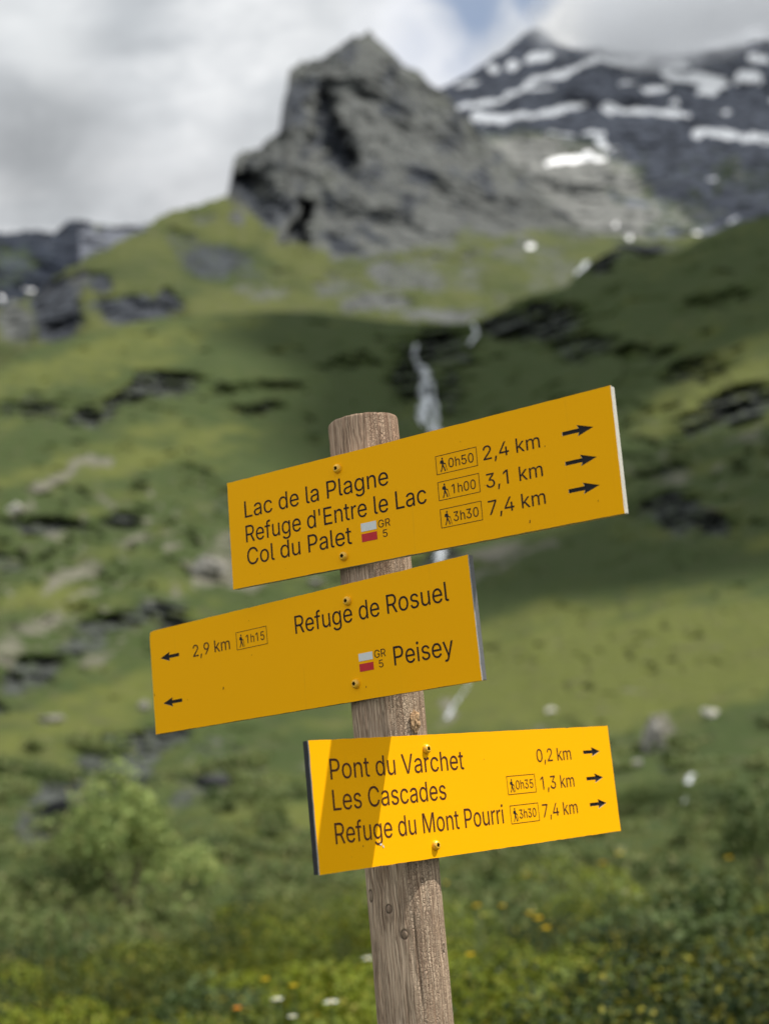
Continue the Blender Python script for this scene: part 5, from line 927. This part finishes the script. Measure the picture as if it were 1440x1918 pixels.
def tube_bm(bm, pts, r0, r1, n=6):
    pr = None
    for i, p in enumerate(pts):
        d = (pts[min(i+1, len(pts)-1)] - pts[max(i-1, 0)]).normalized(); u = d.orthogonal().normalized(); v = d.cross(u); r = r0 + (r1-r0)*i/(len(pts)-1)
        ring = [bm.verts.new(p + (u*math.cos(a) + v*math.sin(a))*r) for a in (6.2832*k/n for k in range(n))]
        if pr:
            for k in range(n): bm.faces.new((pr[k], pr[(k+1) % n], ring[(k+1) % n], ring[k]))
        pr = ring
def bush(px, r, width, height, nl, leaf, mat, label, lumps=16, asp=.55):
    x, y, z = at(px, r); nl2 = nl//12; root = empty('leafy_bush', (x, y, z)); tag(root, label, 'bush')
    P, D, k = crown_points(nl, width*.5/.85, height*.48, 0, lumps); P[:, 2] += height*.5; P[:, 2] = np.maximum(P[:, 2], RS.uniform(0, .25*height, nl))
    P[:, :2] *= (1.15 - .45*np.clip(P[:, 2:]/height, 0, 1))
    lt = RS.uniform(.2, .8, lumps)[k]
    sk = np.stack([RS.normal(0, width*.36, nl2), RS.normal(0, width*.3, nl2), np.abs(RS.normal(0, height*.22, nl2))], 1); P = np.concatenate([P, sk])
    sh = RS.uniform(0, 1, (nl2//2, 1)); b0 = P[RS.randint(0, nl, 14)][RS.randint(0, 14, nl2//2)]; P = np.concatenate([P, b0 + sh*np.array([0, 0, height*.22]) + RS.normal(0, .05, (nl2//2, 3))])
    ex = len(P)-nl; D = np.concatenate([D, np.tile([[0, -.2, 1.]], (ex, 1))]); lt = np.concatenate([lt, RS.uniform(.1, .7, ex)])
    V, F, T = leaves(P, D, leaf, asp, lt); link('foliage', mesh_np('foliage', V, F, [mat], False, {'tint': T}), root)
    bm = bmesh.new()
    for s in range(7):
        e = Vector(P[RS.randint(len(P))]); b = Vector((RS.normal(0, .06), RS.normal(0, .06), -.1)); m = b.lerp(e, .5) + Vector((0, 0, height*.08))
        tube_bm(bm, [b, b.lerp(m, .5)+Vector((.02, 0, .03)), m, e], .03*height/2.5+.006, .006)
    me = bpy.data.meshes.new('stem'); bm.to_mesh(me); bm.free(); me.materials.append(m_stem); link('stem', me, root)
bush(236, 22, 1.9, 2.55, 3600, .11, m_bush, 'tall pale green bush at lower left in front of a dark boulder', 22)
bush(110, 22, 1.7, 1.25, 1900, .10, m_weed, 'low grey green bush left of the tall pale bush')
bush(352, 28, 1.6, 1.3, 1700, .10, m_bush, 'small pale green bush right of the tall pale bush')
bush(1432, 30, 1.5, 2.3, 2400, .11, m_bush2, 'dark green bush cut off by the right edge')
bush(1256, 60, 4.2, 1.7, 2400, .15, m_bush2, 'dark green bush beside the white stream')
bush(1372, 58, 3.6, 1.5, 2000, .15, m_bush2, 'dark bush between the white stream and the right edge')
bush(1050, 8.6, .75, .62, 900, .11, m_bush, 'low bright green plant at lower right of the post', 8)
bush(1290, 11.5, 1.9, .95, 2600, .085, m_bush2, 'wide dark shrub in the lower right corner', 14)
bush(455, 10.5, 1.3, .62, 1500, .085, m_bush2, 'dark low shrub left of the post foot', 10)

# single flowers
def flower(px, r, py, rad_, cols, label, group):
    r *= .74; rad_ *= .88; a, te = cyl(px, py); x, y = r*math.sin(a), r*math.cos(a); zt = float(te)*r + EYE; z0 = ground_z(x, y)
    root = empty('wildflower', (x, y, z0)); tag(root, label, 'flower', group); h = max(.12, zt - z0)
    bm = bmesh.new(); tube_bm(bm, [Vector((0, 0, -.02)), Vector((.01, .01, h*.5)), Vector((0, 0, h))], .004, .003, 5)
    me = bpy.data.meshes.new('stem'); bm.to_mesh(me); bm.free(); me.materials.append(m_gstem); link('stem', me, root)
    bm = bmesh.new(); N = 9
    for ring, (rr, up, off) in enumerate(((1, .25, 0), (.7, .6, .35))):
        for k in range(N):
            th = 6.2832*(k+off)/N; u = Vector((math.cos(th), math.sin(th), 0)); v = Vector((-u.y, u.x, 0)); R_1 = rad_*rr
            q = [u*R_1*.12, u*R_1*.55 + v*R_1*.26 + Vector((0, 0, R_1*up*.7)), u*R_1 + Vector((0, 0, R_1*up)), u*R_1*.55 - v*R_1*.26 + Vector((0, 0, R_1*up*.7))]
            bm.faces.new([bm.verts.new(p + Vector((0, -.3*p.z, h))) for p in q])
    me = bpy.data.meshes.new('petals'); bm.to_mesh(me); bm.free(); me.materials.append(cols[0]); p = link('petals', me, root)
    bm = bmesh.new(); bmesh.ops.create_uvsphere(bm, u_segments=10, v_segments=6, radius=rad_*.28, matrix=Matrix.Translation((0, 0, h+rad_*.12)))
    me = bpy.data.meshes.new('flower_centre'); bm.to_mesh(me); bm.free(); me.materials.append(cols[1]); link('flower_centre', me, root)
m_gstem = simple('green_stem', (0.07, 0.11, 0.03), .7, .2, 50)
m_yel = simple('yellow_petals', (0.72, 0.53, 0.012), .6, .15, 60); m_org = simple('orange_petals', (0.78, 0.30, 0.01), .6, .15, 60); m_wht = simple('white_petals', (0.78, 0.80, 0.76), .6, .1, 60)
YR = 'small yellow flower among the shrubs right of the post'
for px, py, r, s, lab in ((940, 1698, 13, .032, YR), (1008, 1722, 11.5, .040, YR), (1022, 1740, 11, .036, YR), (992, 1712, 12, .032, YR), (880, 1790, 9, .030, 'yellow flower nearest the post on its right, low in the shrubs'), (893, 1698, 13, .038, YR),
                          (1160, 1600, 19, .05, 'yellow flower under the right end of the bottom sign'), (1364, 1608, 18, .05, 'yellow flower standing alone near the right edge'), (836, 1655, 15, .034, 'yellow flower touching the edge of the post under the bottom sign'), (1128, 1618, 18, .045, YR), (985, 1640, 18, .04, YR),
                          (497, 1836, 8.6, .026, 'dim yellow flower left of the post, upper of two'), (550, 1848, 8.4, .026, 'yellow flower close to the left of the post')):
    flower(px, r, py, s, (m_yel, m_yel), lab, 'yellow wildflowers')
flower(445, 7.6, 1890, .024, (m_org, m_org), 'orange flower at lower left near the bottom edge', 'yellow wildflowers')
for px, py, r, s, lab in ((690, 1798, 9, .036, 'white flower touching the left side of the post'), (621, 1880, 7.4, .036, 'brightest white flower left of the post near the bottom edge'), (520, 1874, 7.6, .030, 'white flower between the orange flower and the brightest white one'), (548, 1906, 7, .022, 'white flower cut close to the bottom edge')):
    flower(px, r, py, s, (m_wht, m_yel), lab, 'white wildflowers')
# ------------------------------------------------------------------ cloud sitting on the snow mountain
SC.cycles.volume_bounces = 8; SC.cycles.volume_max_steps = 256
mh = bpy.data.materials.new('summit_cloud_vapour'); mh.use_nodes = True; t = NT(mh.node_tree)
co = t.new('ShaderNodeTexCoord').outputs['Object']
n = t.noise(co, 0.0085, 6, 0.62, 0.6)
g = t.math('SUBTRACT', 1.0, t.vmath('LENGTH', t.vmath('DIVIDE', co, (330.0, 150.0, 125.0))))      # thins out towards the rim
d = t.smooth(t.math('ADD', t.math('MULTIPLY', g, 1.1), t.math('MULTIPLY', t.math('SUBTRACT', n, 0.5), 2.2)), 0.06, 0.60)
vo = t.new('ShaderNodeVolumePrincipled'); vo.inputs['Color'].default_value = (0.985, 0.988, 0.99, 1); vo.inputs['Anisotropy'].default_value = 0.0
t.put(vo.inputs['Density'], t.math('MULTIPLY', d, 0.016))
t.l.new(vo.outputs[0], t.new('ShaderNodeOutputMaterial').inputs['Volume'])
bm = bmesh.new(); bmesh.ops.create_icosphere(bm, subdivisions=4, radius=1, matrix=Matrix.Diagonal((*(330.0, 150.0, 125.0), 1)))
me = bpy.data.meshes.new('cloud'); bm.to_mesh(me); bm.free(); me.materials.append(mh)
_d = ray(1290, 2); _d = _d/math.hypot(_d[0], _d[1]); _r = 2520
o = link('cloud', me, None, (_d[0]*_r, _d[1]*_r, _d[2]*_r + EYE)); o.rotation_euler.z = -math.atan2(_d[0], _d[1]); o.rotation_euler.y = rad(4)
tag(o, kind='structure')
